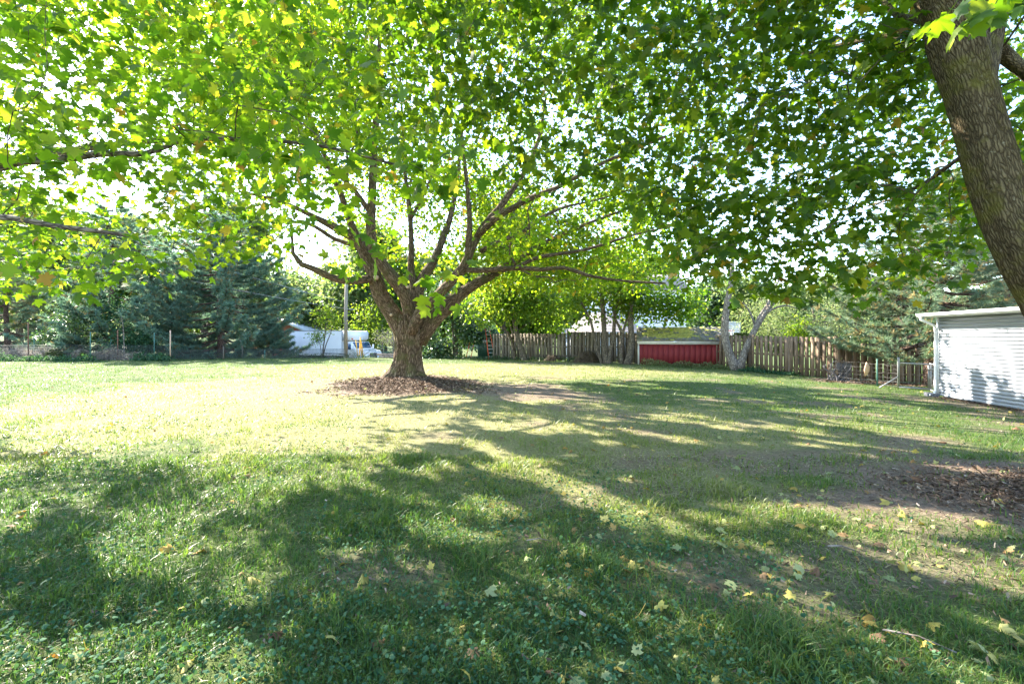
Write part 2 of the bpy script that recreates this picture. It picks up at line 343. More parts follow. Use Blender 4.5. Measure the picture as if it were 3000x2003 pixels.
M['roof_white'] = paint('pale_metal_roof', (.62, .64, .68), .5, .06, 3)
M['blueroof'] = paint('pale_blue_panel', (.40, .48, .66), .5, .08, 5)
M['net'] = paint('grey_netting', (.12, .11, .115), .9, .35, 25, bump=.5)
M['tan'] = paint('tan_plaque', (.62, .40, .26), .7, .15, 12)
M['wire'] = paint('wire', (.20, .19, .18), .5, .1, 9, metal=.5)
M['darkmesh'] = paint('dark_wire', (.05, .06, .06), .6, .1, 9)
M['cable'] = paint('cable', (.32, .32, .34), .6, .1, 9)
M['chip'] = leafmat('wood_chip', [(0, (.05, .034, .025)), (.4, (.12, .078, .055)), (.75, (.22, .15, .105)), (1, (.40, .31, .24))], [(0, (.02, .01, .01)), (1, (.03, .02, .01))], .03, .9, objrand=False, spec=.1)
M['straw'] = leafmat('dry_stalk', [(0, (.24, .17, .13)), (.5, (.46, .36, .27)), (1, (.62, .53, .40))], [(0, (.1, .07, .03)), (1, (.3, .24, .12))], .15, .8, objrand=False, spec=.1)
def glass():
    m, nt, out = mat('tinted_glass'); p = N(nt, 'ShaderNodeBsdfPrincipled', Roughness=.06); p.inputs['Base Color'].default_value = (.03, .08, .15, 1); p.inputs['Specular IOR Level'].default_value = .9
    nt.links.new(p.outputs[0], out.inputs[0]); return m
M['glass'] = glass()
def lawnmat():
    m, nt, out = mat('lawn_soil_and_grass'); L = nt.links.new
    tc = nt.nodes.new('ShaderNodeTexCoord'); pos = tc.outputs['Object']
    n1 = N(nt, 'ShaderNodeTexNoise', Scale=26.0, Detail=8.0, Roughness=.75); L(pos, n1.inputs['Vector'])
    n2 = N(nt, 'ShaderNodeTexNoise', Scale=1.7, Detail=6.0, Roughness=.6); L(pos, n2.inputs['Vector'])
    g = ramp(nt, [(.30, (.026, .045, .016)), (.5, (.065, .088, .028)), (.7, (.125, .145, .042))], n1.outputs['Fac'])
    d = ramp(nt, [(.30, (.085, .075, .035)), (.52, (.19, .18, .08)), (.7, (.31, .28, .15))], n1.outputs['Fac'])
    s = ramp(nt, [(.30, (.055, .038, .028)), (.5, (.145, .105, .078)), (.72, (.28, .215, .165))], n1.outputs['Fac'])
    ad, as_ = attr(nt, 'dry'), attr(nt, 'soil')
    f1 = N(nt, 'ShaderNodeMath', operation='MULTIPLY_ADD'); L(n2.outputs['Fac'], f1.inputs[0]); f1.inputs[1].default_value = .9; L(ad.outputs['Fac'], f1.inputs[2])
    r1 = ramp(nt, [(.5, (0, 0, 0)), (1.15 / 1.5, (1, 1, 1))], f1.outputs[0])
    mx = N(nt, 'ShaderNodeMixRGB'); L(r1.outputs[0], mx.inputs[0]); L(g.outputs[0], mx.inputs[1]); L(d.outputs[0], mx.inputs[2])
    mx2 = N(nt, 'ShaderNodeMixRGB'); L(as_.outputs['Fac'], mx2.inputs[0]); L(mx.outputs[0], mx2.inputs[1]); L(s.outputs[0], mx2.inputs[2])
    p = N(nt, 'ShaderNodeBsdfPrincipled', Roughness=.95); p.inputs['Specular IOR Level'].default_value = .1
    b = N(nt, 'ShaderNodeBump', Strength=.8, Distance=.03); L(n1.outputs['Fac'], b.inputs['Height']); L(b.outputs[0], p.inputs['Normal'])
    L(mx2.outputs[0], p.inputs['Base Color']); L(p.outputs[0], out.inputs[0]); return m
M['lawn'] = lawnmat()

# ------------------------------------------------------------------ the ground
def ell(x, y, cx, cy, rx, ry): return np.sqrt(((x - cx) / rx) ** 2 + ((y - cy) / ry) ** 2)
def soilmask(x, y):
    n = fbm(x * 1.3, y * 1.3, 11, 4) - .5; r = np.zeros(np.shape(x))
    for cx, cy, rx, ry, a in ((-3.5, 15.9, 2.7, 3.0, 1.0), (.3, 14.3, 1.9, 2.1, .95), (5.6, 4.8, 2.6, 1.5, 1.0), (3.6, 6.2, 2.2, .8, .75), (1.3, 5.2, .8, .35, .5), (1.6, 3.2, 1.2, .5, .5),
                              (3.1, 3.4, 1.4, .6, .6), (15.2, 20.8, 2.6, 1.4, .8), (-6.4, 17.3, 1.9, .9, .45), (-6.2, 14.0, 2.0, .8, .4), (.3, 4.7, .5, .3, .5), (12.2, 12.5, .8, 3.2, .7), (3, 29.8, 5, 1.1, .5), (.6, 3.9, .5, .25, .4)):
        e = ell(x, y, cx, cy, rx, ry) + n * 1.1; r = np.maximum(r, a * (1 - sstep(.75, 1.15, e)))
    pat = sstep(.57, .74, fbm(x * .9 + 7, y * .9, 23, 4)) * .75 * sstep(1, 2, y) * (1 - sstep(16, 24, y))
    return np.clip(np.maximum(r, pat * sstep(-6, 2, x)), 0, 1)
def drymask(x, y):
    n = fbm(x * .8, y * .8, 31, 4) - .5
    d = .62 * (1 - sstep(.5, 1.35, ell(x, y, -5.5, 13.5, 7, 6.5) + n)) + .30 * (1 - sstep(.6, 1.3, ell(x, y, 0, 24, 14, 6) + n * .8))
    d = d + .34 * (1 - sstep(.5, 1.25, ell(x, y, 1.5, 8.5, 5.5, 4.5) + n)) + .26 * n - .12 * (1 - sstep(.6, 1.2, ell(x, y, -2, 3.2, 3.2, 2.2) + n)) - .1 * sstep(12, 16, y) * sstep(3, 7, x)
    return np.clip(d, -.3, 1)
gx = np.concatenate([np.linspace(-260, -30, 12)[:-1], np.linspace(-30, -12, 37)[:-1], np.arange(-12, 14, .22), np.linspace(14, 30, 33), np.linspace(30, 260, 12)[1:]])
gy = np.concatenate([np.linspace(-40, -2, 8)[:-1], np.arange(-2, 20, .22), np.linspace(20, 48, 70), np.linspace(48, 320, 24)[1:]])
X, Y = np.meshgrid(gx, gy); Z = ground(X, Y); nx, ny = len(gx), len(gy)
i = (np.arange(ny - 1)[:, None] * nx + np.arange(nx - 1)[None]).ravel()
lawn = npobj('lawn', np.stack([X, Y, Z], 2).reshape(-1, 3), [np.stack([i, i + 1, i + nx + 1, i + nx], 1)], M['lawn'], None,
             {'soil': soilmask(X, Y).ravel(), 'dry': drymask(X, Y).ravel()}, True, 'structure')
# street beyond the crest where the truck stands
rm = paint('asphalt', (.055, .055, .055), .9, .2, 12)
sx = np.linspace(-70, 40, 56); dirx = np.array([math.cos(math.radians(28)), -math.sin(math.radians(28))])
mb = MB(); rv = []
for s_ in np.linspace(-45, 25, 60):
    for w_ in (-4.5, 4.5):
        p = np.array([-18.5, 49.5]) + dirx * s_ + np.array([-dirx[1], dirx[0]]) * w_; rv.append([p[0], p[1], ground(p[0], p[1]) * 1.0 + .02])
k = np.arange(59) * 2; npobj('street', rv, [np.stack([k, k + 2, k + 3, k + 1], 1)], rm, None, None, True, 'structure')

# ------------------------------------------------------------------ foliage engine
def leaf_template(kind):
    if kind == 'maple':
        half = [(.0, .0), (.19, -.11), (.37, -.05), (.30, .12), (.52, .17), (.66, .50), (.45, .46), (.25, .50), (.30, .72), (.13, .76)]
        tip = (0, 1.0); c = (0, .28)
    elif kind == 'maple_mid':
        half = [(0, 0), (.36, -.06), (.30, .12), (.62, .45), (.25, .48)]; tip = (0, 1.0); c = (0, .28)
    elif kind == 'maple_low':
        half = [(0, 0), (.42, -.05), (.28, .20), (.60, .50)]; tip = (0, 1.0); c = (0, .3)
    elif kind == 'oval':
        half = [(0, 0), (.30, .30), (.28, .65)]; tip = (0, 1); c = (0, .5)
    elif kind == 'round':
        half = [(0, .08), (.42, .02), (.52, .5)]; tip = (0, .95); c = (0, .4)
    else:
        half = [(0, 0), (.45, .0), (.50, .5)]; tip = (0, 1); c = (0, .35)
    pts = half + [tip] + [(-x, y) for x, y in half[1:][::-1]]
    P = np.array(pts); n = len(P)
    z = -.35 * P[:, 0] ** 2 - .16 * P[:, 1] ** 2 + .03 * np.cos(np.arange(n) * 2.1)
    V = np.concatenate([np.column_stack([P, z]), [[c[0], c[1], .045]]]); V[:, 1] -= .0
    k = np.arange(n); T = np.stack([np.full(n, n), k, (k + 1) % n], 1)
    if kind == 'maple':
        b = len(V); V = np.concatenate([V, [[-.012, .02, 0], [.012, .02, 0], [.01, -.62, .10], [-.01, -.62, .10]]]); T = np.concatenate([T, [[b, b + 2, b + 1], [b, b + 3, b + 2]]])
    return V, T
def leaf_frames(n, out, droop=(.25, .9), tilt=.55):
    t = out + rng.normal(0, .55, (n, 3)) * np.array([1, 1, .5]); t[:, 2] -= rng.uniform(*droop, n) * np.linalg.norm(t[:, :2], axis=1)
    t /= np.linalg.norm(t, axis=1, keepdims=True) + 1e-9
    nrm = np.array([0, 0, 1.]) + rng.normal(0, tilt, (n, 3)); x = np.cross(t, nrm); x /= np.linalg.norm(x, axis=1, keepdims=True) + 1e-9
    z = np.cross(x, t); return np.stack([x, t, z], 2)
def stamp(P, R, s, tmpl, var=None, jz=None):
    V, T = tmpl; n = len(P); Vs = np.repeat(V[None], n, 0)
    fold = rng.uniform(-.4, 2.8, (n, 1)); Vs[:, :, 2] *= fold; Vs[:, :, 0] *= rng.uniform(.75, 1.12, (n, 1))
    Vw = np.einsum('nij,nkj->nki', R, Vs * s[:, None, None]) + P[:, None]
    Tt = T[None] + (np.arange(n) * len(V))[:, None, None]
    var = rng.random(n) if var is None else var
    return Vw.reshape(-1, 3), Tt.reshape(-1, T.shape[1]), np.repeat(var, len(V))
def mst(P0, par0, A, bf=.35, seg=.45, wob=.12, plen0=None):
    P = [np.array(p, float) for p in P0]; par = list(par0); pl = []
    for i_, p in enumerate(P): pl.append(0 if par[i_] < 0 else pl[par[i_]] + np.linalg.norm(p - P[par[i_]]))
    n = len(A); best = np.full(n, 1e9); bp = np.zeros(n, int); isA = [False] * len(P)
    def upd(i_):
        c = np.linalg.norm(A - P[i_], axis=1) + bf * pl[i_]; m = c < best; best[m] = c[m]; bp[m] = i_
    for i_ in range(len(P)): upd(i_)
    done = np.zeros(n, bool)
    for _ in range(n):
        j = int(np.argmin(np.where(done, 1e9, best))); done[j] = True; p = bp[j]; a, b = P[p], A[j]; d = np.linalg.norm(b - a)
        m = max(1, int(math.ceil(d / seg))); prev = p; off = rng.normal(0, wob, 3) * min(d, 2); off[2] += .05 * d
        for k_ in range(1, m + 1):
            t = k_ / m; q = a + (b - a) * t + off * (4 * t * (1 - t)) * .6
            P.append(q); par.append(prev); pl.append(pl[prev] + d / m); isA.append(k_ == m); prev = len(P) - 1; upd(prev)
    return np.array(P), np.array(par), np.array(isA)
def radii(P, par, fixed, rtip=.004, pw=2.3):
    n = len(P); acc = np.zeros(n); r = np.zeros(n)
    for i_ in range(n - 1, -1, -1):
        r[i_] = fixed[i_] if (i_ < len(fixed)) else max(rtip, acc[i_] ** (1 / pw))
        if par[i_] >= 0: acc[par[i_]] += r[i_] ** pw
    for i_ in range(len(fixed), n): r[i_] = min(r[i_], .75 * r[par[i_]] if r[par[i_]] > .03 else r[par[i_]] * .97)
    return r
def branch_mesh(P, par, r, nfix):
    ch = [[] for _ in P]
    for i_ in range(nfix, len(P)): ch[par[i_]].append(i_)
    mb = MB(); starts = [(par[c], c) for i_ in range(nfix) for c in ch[i_]]
    while starts:
        p, c = starts.pop(); chain = [p, c]; rr = [r[c] * 1.05, r[c]]
        while ch[chain[-1]]:
            cs = sorted(ch[chain[-1]], key=lambda q: -r[q])
            for q in cs[1:]: starts.append((chain[-1], q))
            chain.append(cs[0]); rr.append(r[cs[0]])
        n = 8 if rr[0] > .05 else (5 if rr[0] > .015 else 3)
        mb.tube(P[chain], np.array(rr), n, cap=False)
    return mb
def scatter_leaves(P, cnt, spread, flat=.45):
    Q = np.repeat(P, cnt, 0); off = rng.normal(0, 1, (len(Q), 3)) * spread * np.array([1, 1, flat]); return Q + off, off / (np.linalg.norm(off, axis=1, keepdims=True) + 1e-6)
LT = {k: leaf_template(k) for k in ('maple', 'maple_mid', 'maple_low', 'oval', 'round', 'hex')}

def proj(P):
    y = np.maximum(P[:, 1], .01); return CX + P[:, 0] / y * F, HY - (P[:, 2] - EYE) / y * F

# ------------------------------------------------------------------ the big maple
def limb_pts(l):  # rows: px, py, depth, radius
    return spline(np.array([np.append(W(a, b, d), r) for a, b, d, r in l]), .3)
DM = 17.5
LIMBS = [
 [(1185, 985, 17.5, .34), (1148, 915, 17.4, .36), (1119, 873, 17.3, .35), (1090, 790, 17.1, .27), (1049, 707, 16.9, .21), (995, 674, 16.7, .16), (924, 637, 16.4, .11), (820, 590, 16, .07), (700, 560, 15.7, .045)],
 [(1110, 850, 17.3, .16), (1086, 818, 17.0, .155), (1032, 823, 16.7, .15), (978, 815, 16.5, .14), (924, 790, 16.3, .125), (883, 774, 16.2, .11), (858, 742, 16.2, .085), (856, 700, 16.2, .05), (850, 640, 16.2, .03)],
 [(1205, 960, 17.4, .30), (1198, 900, 17.2, .29), (1180, 852, 17.0, .27), (1132, 790, 16.7, .23), (1103, 745, 16.5, .21), (1086, 687, 16.4, .19), (1090, 583, 16.3, .165), (1095, 450, 16.3, .14), (1105, 300, 16.3, .11), (1112, 120, 16.3, .08), (1115, -120, 16.4, .05)],
 [(1222, 900, 17.7, .18), (1210, 830, 17.9, .155), (1204, 790, 18, .14), (1205, 707, 18, .115), (1200, 620, 18.1, .10), (1188, 520, 18.2, .08), (1180, 380, 18.4, .06), (1170, 180, 18.6, .04)],
 [(1222, 890, 17.7, .24), (1235, 820, 18, .21), (1268, 770, 18.2, .18), (1297, 699, 18.5, .15), (1318, 640, 18.8, .13), (1338, 540, 19.2, .10), (1352, 400, 19.5, .07), (1370, 200, 19.8, .04)],
 [(1205, 975, 17.1, .22), (1230, 917, 16.9, .22), (1268, 881, 16.7, .205), (1322, 823, 16.5, .19), (1356, 786, 16.4, .18), (1380, 732, 16.3, .16), (1414, 666, 16.2, .145), (1459, 616, 16.2, .13), (1505, 550, 16.2, .11), (1545, 490, 16.3, .09), (1580, 400, 16.5, .07), (1600, 280, 16.8, .045)],
 [(1368, 765, 16.35, .12), (1376, 666, 16.1, .11), (1372, 583, 16, .09), (1364, 500, 15.9, .07), (1355, 400, 15.8, .045)],
 [(1400, 692, 16.2, .12), (1447, 643, 15.9, .12), (1505, 608, 15.6, .11), (1567, 575, 15.3, .10), (1629, 552, 15, .088), (1700, 512, 14.8, .075), (1800, 462, 14.5, .06), (1950, 400, 14, .04)],
 [(1225, 1000, 17.6, .36), (1262, 945, 17.6, .37), (1298, 908, 17.6, .33), (1339, 869, 17.6, .27), (1380, 840, 17.7, .23), (1443, 803, 17.8, .19), (1505, 769, 17.9, .15), (1559, 732, 18, .12), (1640, 690, 18.2, .09), (1760, 640, 18.5, .06), (1900, 590, 18.8, .035)],
 [(1358, 790, 16.4, .10), (1400, 792, 16.2, .11), (1443, 790, 16, .10), (1526, 785, 15.6, .09), (1588, 790, 15.3, .08), (1654, 784, 15, .07), (1720, 806, 14.7, .06), (1820, 822, 14.3, .045), (1950, 830, 13.8, .03)],
 [(1510, 786, 15.7, .07), (1567, 757, 15.6, .07), (1629, 745, 15.5, .06), (1720, 730, 15.4, .055), (1850, 690, 15.2, .045), (2000, 655, 15, .03)],
 [(1408, 735, 16.2, .09), (1463, 707, 16.4, .085), (1526, 682, 16.6, .08), (1588, 637, 16.8, .07), (1650, 608, 17, .06), (1750, 585, 17.3, .045), (1880, 545, 17.6, .03)],
 [(1060, 730, 16.9, .15), (1022, 640, 16.8, .13), (990, 545, 16.6, .115), (945, 440, 16.4, .09), (905, 330, 16.2, .06), (880, 180, 16, .035)],
 [(1095, 640, 16.4, .10), (1040, 560, 16, .09), (960, 490, 15.6, .07), (850, 440, 15.2, .05), (700, 400, 14.8, .03)],
 [(1060, 725, 17, .1), (980, 700, 17.3, .09), (900, 655, 17.5, .07), (780, 650, 17.8, .05)],
 [(1205, 640, 18, .07), (1255, 540, 18.1, .06), (1290, 420, 18.2, .045), (1310, 270, 18.3, .03)],
]
mx0, my0 = WX(1190, DM), DM; mz0 = float(ground(mx0, my0)) - .05
maple = thing('maple_tree', 'huge spreading maple with thick forked limbs standing in a ring of wood mulch', 'tree', (mx0, my0, mz0))
# trunk: flared roots, ridged bark
hts = np.concatenate([np.linspace(0, .5, 12), np.linspace(.56, 2.25, 26)]); nth = 72; th = np.arange(nth) / nth * 2 * np.pi
tv = []; ttc = []
for h in hts:
    base = .455 + .10 * math.exp(-h / .35) + .07 * max(0, (h - 1.1)) ** 1.2
    lobes = .24 * math.exp(-h / .26) * np.clip(np.cos(5 * th + .5 + .8 * np.sin(th)), -.2, 1) + .30 * math.exp(-h / .30) * np.exp(-((th - 3.75) / .28) ** 2)
    rid = .035 * np.sin(11 * th + 2.2 * h + 1.4 * np.sin(3 * th)) + .02 * np.sin(23 * th - 3 * h + np.sin(5 * th + h))
    if h > 1.5: rid = rid * (1 + (h - 1.5)); base = base * (1 - max(0, h - 1.85) * .55)
    r = base + lobes + rid * (base / .5)
    cx = mx0 + .03 + .06 * math.sin(h * 1.2); yy = my0
    tv.append(np.stack([cx + r * np.cos(th), yy + r * np.sin(th) * .95, np.full(nth, mz0 + h)], 1)); ttc.append(np.stack([.5 * np.cos(th), .5 * np.sin(th), np.full(nth, h)], 1))
tv = np.concatenate(tv); ttc = np.concatenate(ttc)
i = np.arange(len(hts) - 1)[:, None] * nth; k = np.arange(nth)[None]; k2 = (k + 1) % nth
tq = np.stack([i + k, i + k2, i + nth + k2, i + nth + k], 2).reshape(-1, 4)
npobj('trunk', tv, [tq, (np.arange(nth) + (len(hts) - 1) * nth)[None]], M['bark'], maple, {'tc': ttc}, True)
P0, par0, fix = [], [], []
for li, l in enumerate(LIMBS):
    L_ = limb_pts(l); L_[:, 3] *= .86; n = len(L_)
    wob = 1 + .05 * np.sin(np.arange(n) * 1.1 + li); mbx = MB().tube(L_[:, :3], L_[:, 3] * wob, 16 if l[0][3] > .15 else 10)
    # lumpy cross-section
    v = mbx.v[0]; nn = 16 if l[0][3] > .15 else 10; ax = np.repeat(L_[:, :3], nn, 0)
    v += (v - ax) * (.07 * np.sin(np.tile(np.arange(nn), n) * 2.4 + np.repeat(np.arange(n), nn) * .35))[:, None]
    mbx.build('limb', M['bark'], maple, True)
    for q in range(n): par0.append(-1 if q == 0 else len(P0) - 1); P0.append(L_[q, :3]); fix.append(L_[q, 3])
# pruning scars
for (px, py, d, r) in ((1101, 812, 16.75, .075), (1193, 840, 16.72, .05), (1145, 922, 17.0, .045), (1223, 902, 16.95, .055)):
    c = W(px, py, d); mbx = MB(); mbx.tube(np.array([c + [0, .12, 0], c, c + [0, -.012, 0]]), np.array([r * 1.15, r * 1.1, r * .8]), 12); mbx.build('pruning_scar', paint('cut_wood', (.42, .32, .22), .8, .2, 20), maple, True)
# crown attractors
def crown_points(n):
    out = []
    while len(out) < n:
        p = rng.normal(0, 1, 3); p /= np.linalg.norm(p); r = rng.uniform(.45, 1) ** .6
        rx = 11.5 if p[0] > 0 else 8.5; ry = 7.5 if p[1] < 0 else 8.0
        q = np.array([mx0 + p[0] * r * rx, my0 + p[1] * r * ry, 8.0 + p[2] * r * (6.8 if p[2] > 0 else 5.0)])
        px = CX + q[0] / q[1] * F; py = HY - (q[2] - EYE) / q[1] * F
        low = np.interp(px, [0, 500, 700, 860, 1000, 1300, 1450, 1600, 2000, 2400], [640, 720, 700, 690, 620, 640, 780, 830, 860, 850]); low += 110 * (rng.random() - .5)
        if py > low: continue
        if 900 < px < 1480 and 560 < py and q[1] < 18.5 and rng.random() < .93: continue
        if py > 420 and 860 < px < 1420 and q[1] < 17.3 and rng.random() < .55: continue
        if py > 40 and 830 < px < 2050 and rng.random() < .78 and q[1] < (16.8 if px < 1650 else 15): continue
        out.append(q)
    return np.array(out)
A = crown_points(3000)
# low left sprays near the horizontal limb, and behind the trunk
ex = np.array([W(rng.uniform(820, 1010), rng.uniform(700, 930), rng.uniform(16.6, 19)) for _ in range(70)])
ex2 = np.array([W(rng.uniform(1380, 1900), rng.uniform(690, 860), rng.uniform(16.5, 22)) for _ in range(200)])
ex3 = np.array([W(rng.uniform(930, 1520), rng.uniform(480, 850), rng.uniform(19.2, 25)) for _ in range(190)] + [W(rng.uniform(700, 1850), rng.uniform(-80, 620), rng.uniform(17.6, 25)) for _ in range(800)])
ex4 = []  # foliage added along the sun's path to shade the white shed's wall
for _ in range(420):
    uq, vq = rng.uniform(0, 2.9), rng.uniform(0, 2.0)
    if vq > 1.75 - (uq - .3) * .66: continue
    o_ = np.array([13.1 - .167 * uq, 14.85 - .986 * uq, vq - .2]); ex4.append(o_ + SDIR * rng.uniform(6.5, 14.5))
ex5 = []
while len(ex5) < 1000:      # boughs added between the sun and the lawn to shade its middle
    py_ = rng.uniform(1110, 1480); px_ = rng.uniform(1000 if py_ < 1300 else 700, 2750); d_ = EYE * F / (py_ - HY); p_ = np.array([WX(px_, d_), d_, 0]) + SDIR * rng.uniform(5.5, 22)
    if p_[2] < 3.6 or p_[2] > 14.5 or ((p_[0] - mx0) / (11 if p_[0] > mx0 else 8.5)) ** 2 + ((p_[1] - my0) / 8.5) ** 2 + ((p_[2] - 8) / 6.8) ** 2 > 1: continue
    qx, qy = CX + p_[0] / p_[1] * F, HY - (p_[2] - EYE) / p_[1] * F
    if 880 < qx < 1480 and qy > 470 and p_[1] < 18.5: continue
    if 830 < qx < 2050 and p_[1] < 16 and rng.random() < .6: continue
    ex5.append(p_)
A = np.concatenate([A, ex[ex[:, 2] > 2.4], ex2, ex3, np.array(ex4), np.array(ex5)]); A = A[~in_sun_gap(A, 1.0)]
P, par, isA = mst(P0, par0, A, .3, .55, .10); r = radii(P, par, fix, .006)
branch_mesh(P, par, r, len(P0)).build('branches', M['twig'], maple, True, 'stuff')
tips = P[isA]; Q, off = scatter_leaves(tips, 42, .46, .5); keep = ~in_sun_gap(Q, 1.0); Q, off = Q[keep], off[keep]
R = leaf_frames(len(Q), off); s = rng.uniform(.09, .16, len(Q))
nf = Q[:, 1] < 17.5; V1, T1, v1 = stamp(Q[nf], R[nf], s[nf], LT['maple_low']); V2, T2, v2 = stamp(Q[~nf], R[~nf], s[~nf], LT['hex'])
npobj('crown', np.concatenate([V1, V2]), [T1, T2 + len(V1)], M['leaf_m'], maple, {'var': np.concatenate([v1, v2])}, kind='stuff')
print('maple leaves', len(Q))

# ------------------------------------------------------------------ the two near maples
leaf_meshes = {}
def detailed_leaves(tree, Q, R, s, mname, limit=300, sel=None):
    """the leaves that show largest become parts of their own, the rest one crown"""
    px, py = proj(Q); ok = (Q[:, 1] > .9) & (px > 0) & (px < 3000) & (py > 0) & (py < 2003)
    size = np.where(ok, s / np.maximum(Q[:, 1], .1), 0); idx = np.argsort(-size)[:limit]; rest = np.ones(len(Q), bool); rest[idx] = False
    V, T = LT['maple']
    ms = leaf_meshes.get(mname)
    if ms is None:
        ms = []
        for f in (.4, .9, 1.4, 1.9):
            Vf = V.copy(); Vf[:, 2] *= f; ms.append(npmesh('leaf', Vf, [T], M[mname], {'var': np.zeros(len(V))}))
        leaf_meshes[mname] = ms
    org = ORG[tree.name]
    for j in idx:
        o = bpy.data.objects.new('leaf', ms[int(rng.integers(4))]); link(o, tree)
        o.matrix_basis = Matrix.Translation(Vector(Q[j] - org)) @ Matrix(R[j].tolist()).to_4x4() @ Matrix.Scale(s[j], 4)
    q = Q[rest]; near = (q[:, 1] > 0) & (q[:, 1] < 6.5) & (np.abs(q[:, 0]) < 1.15 * q[:, 1] + .5)
    V1, T1, v1 = stamp(q[near], R[rest][near], s[rest][near], LT['maple']); V2, T2, v2 = stamp(q[~near], R[rest][~near], s[rest][~near], LT['maple_mid'])
    npobj('crown', np.concatenate([V1, V2]), [T1, T2 + len(V1)], M[mname], tree, {'var': np.concatenate([v1, v2])}, kind='stuff')
def trunk_part(name, rows, m, tree, n=20, lump=.05, bulge=()):
    L_ = spline(np.array(rows), .12); mbx = MB().tube(L_[:, :3], L_[:, 3], n); v = mbx.v[0]; ax = np.repeat(L_[:, :3], n, 0); kk = np.tile(np.arange(n), len(L_)); ii = np.repeat(np.arange(len(L_)), n)
    v += (v - ax) * (lump * np.sin(kk * 6.28 / n * 5 + ii * .11) + lump * .5 * np.sin(kk * 6.28 / n * 9 - ii * .23))[:, None]
    mbx.build(name, m, tree, True); return L_
def near_tree(tree, trunks, A, mname, barkm, cnt, spread, size, ltip=.0035, bf=.3, leaf_filter=True, wob=.1):
    P0, par0, fix = [], [], []
    for name, rows, n in trunks:
        L_ = trunk_part(name, rows, M[barkm], tree, n)[::3]
        for q in range(len(L_)): par0.append(-1 if q == 0 else len(P0) - 1); P0.append(L_[q, :3]); fix.append(L_[q, 3])
    P, par, isA = mst(P0, par0, A, bf, .3, wob); r = radii(P, par, fix, ltip, 2.5)
    branch_mesh(P, par, r, len(P0)).build('branches', M['twig'], tree, True, 'stuff')
    Q, off = scatter_leaves(P[isA], cnt, spread, .5)
    if leaf_filter: k_ = ~in_sun_gap(Q, 1.0); Q, off = Q[k_], off[k_]
    s = rng.uniform(*size, len(Q)); return Q, leaf_frames(len(Q), off, (.1, .9), .5), s
def Wr(px, py, d, r): return np.append(W(px, py, d), r)

rt = thing('maple_tree', 'leaning mossy maple trunk at the right edge, its leafy branches hanging overhead', 'tree', (5.75, 4.5, float(ground(5.75, 4.5)) - .05))
b0 = np.array([5.75, 4.5, float(ground(5.75, 4.5)) - .05])
TR = [('trunk', [np.append(b0, .42), np.append(b0 + [-.10, 0, .35], .29), np.append(b0 + [-.3, 0, 1.0], .23), Wr(3085, 900, 4.5, 0.206), Wr(3010, 765, 4.5, 0.199), Wr(2950, 630, 4.5, 0.193), Wr(2905, 490, 4.5, 0.189), Wr(2876, 380, 4.5, 0.183), Wr(2838, 240, 4.5, 0.189), Wr(2800, 110, 4.5, 0.210), Wr(2770, 20, 4.5, 0.154)], 28),
      ('limb', [Wr(2815, 150, 4.5, 0.175), Wr(2760, 20, 4.45, 0.164), Wr(2690, -120, 4.4, 0.147), Wr(2560, -300, 4.4, 0.119), Wr(2330, -480, 4.5, 0.084), Wr(2050, -620, 4.7, 0.049), Wr(1750, -700, 4.9, 0.032)], 16),
      ('limb', [Wr(2860, 250, 4.6, 0.140), Wr(2890, 80, 4.7, 0.133), Wr(2930, -100, 4.9, 0.119), Wr(2990, -350, 5.2, 0.091), Wr(3050, -650, 5.6, 0.056)], 16),
      ('limb', [Wr(3060, 830, 4.4, 0.12), Wr(3130, 600, 4.3, 0.105), Wr(3090, 330, 4.2, 0.095), Wr(3050, 80, 4.1, 0.085), Wr(3030, -200, 4.0, 0.07), Wr(2900, -600, 3.6, 0.056)], 16),
      ('limb', [Wr(2930, 150, 4.7, 0.070), Wr(2990, 200, 5.0, 0.063), Wr(3100, 280, 5.4, 0.049), Wr(3300, 330, 6, 0.035)], 10),
      ('limb', [Wr(2760, 70, 4.6, 0.049), Wr(2690, 58, 5.0, 0.042), Wr(2630, 45, 5.4, 0.035), Wr(2560, -10, 5.9, 0.028), Wr(2400, -60, 6.6, 0.021)], 8),
      ('limb', [Wr(2790, 110, 4.6, 0.042), Wr(2700, 105, 5.2, 0.035), Wr(2560, 112, 5.8, 0.029), Wr(2350, 160, 6.6, 0.021)], 8),
      ('limb', [Wr(2830, 450, 4.6, 0.025), Wr(2790, 478, 4.9, 0.021), Wr(2720, 530, 5.4, 0.018), Wr(2620, 580, 6.0, 0.014), Wr(2540, 605, 6.4, 0.010)], 7),
      ('limb', [Wr(2700, -150, 4.4, 0.077), Wr(2500, -260, 5.2, 0.063), Wr(2250, -200, 6.2, 0.049), Wr(2000, -60, 7.2, 0.035), Wr(1800, 60, 8, 0.021)], 10)]
A = []
while len(A) < 2150:
    px = rng.uniform(1050, 3100); py = rng.uniform(-150, 880); d = rng.uniform(4.6, 10.5)
    low = np.interp(px, [1050, 1350, 1600, 1900, 2200, 2500, 2700, 3100], [300, 400, 540, 780, 880, 860, 850, 600])
    if py > low - 30 * rng.random(): continue
    if px > 2700 and d < 5.2: continue
    if px < 1950 and rng.random() < (.25 if py < 330 else .62): continue
    A.append(W(px, py, d))
while len(A) < 2500:   # the crown above and beside the frame
    p = np.array([rng.uniform(-1, 11), rng.uniform(-2, 10), rng.uniform(3.6, 9.5)])
    if ((p[0] - 5) / 6.5) ** 2 + ((p[1] - 4.2) / 6.2) ** 2 + ((p[2] - 6) / 3.6) ** 2 > 1: continue
    if abs(p[0]) < 1.08 * p[1] and p[2] < EYE + .66 * p[1]: continue
    A.append(p)
A = np.array(A); A = A[~in_sun_gap(A, .6)]
Q, R, s = near_tree(rt, TR, A, 'leaf_r', 'bark_r', 15, .20, (.08, .135), ltip=.0022)
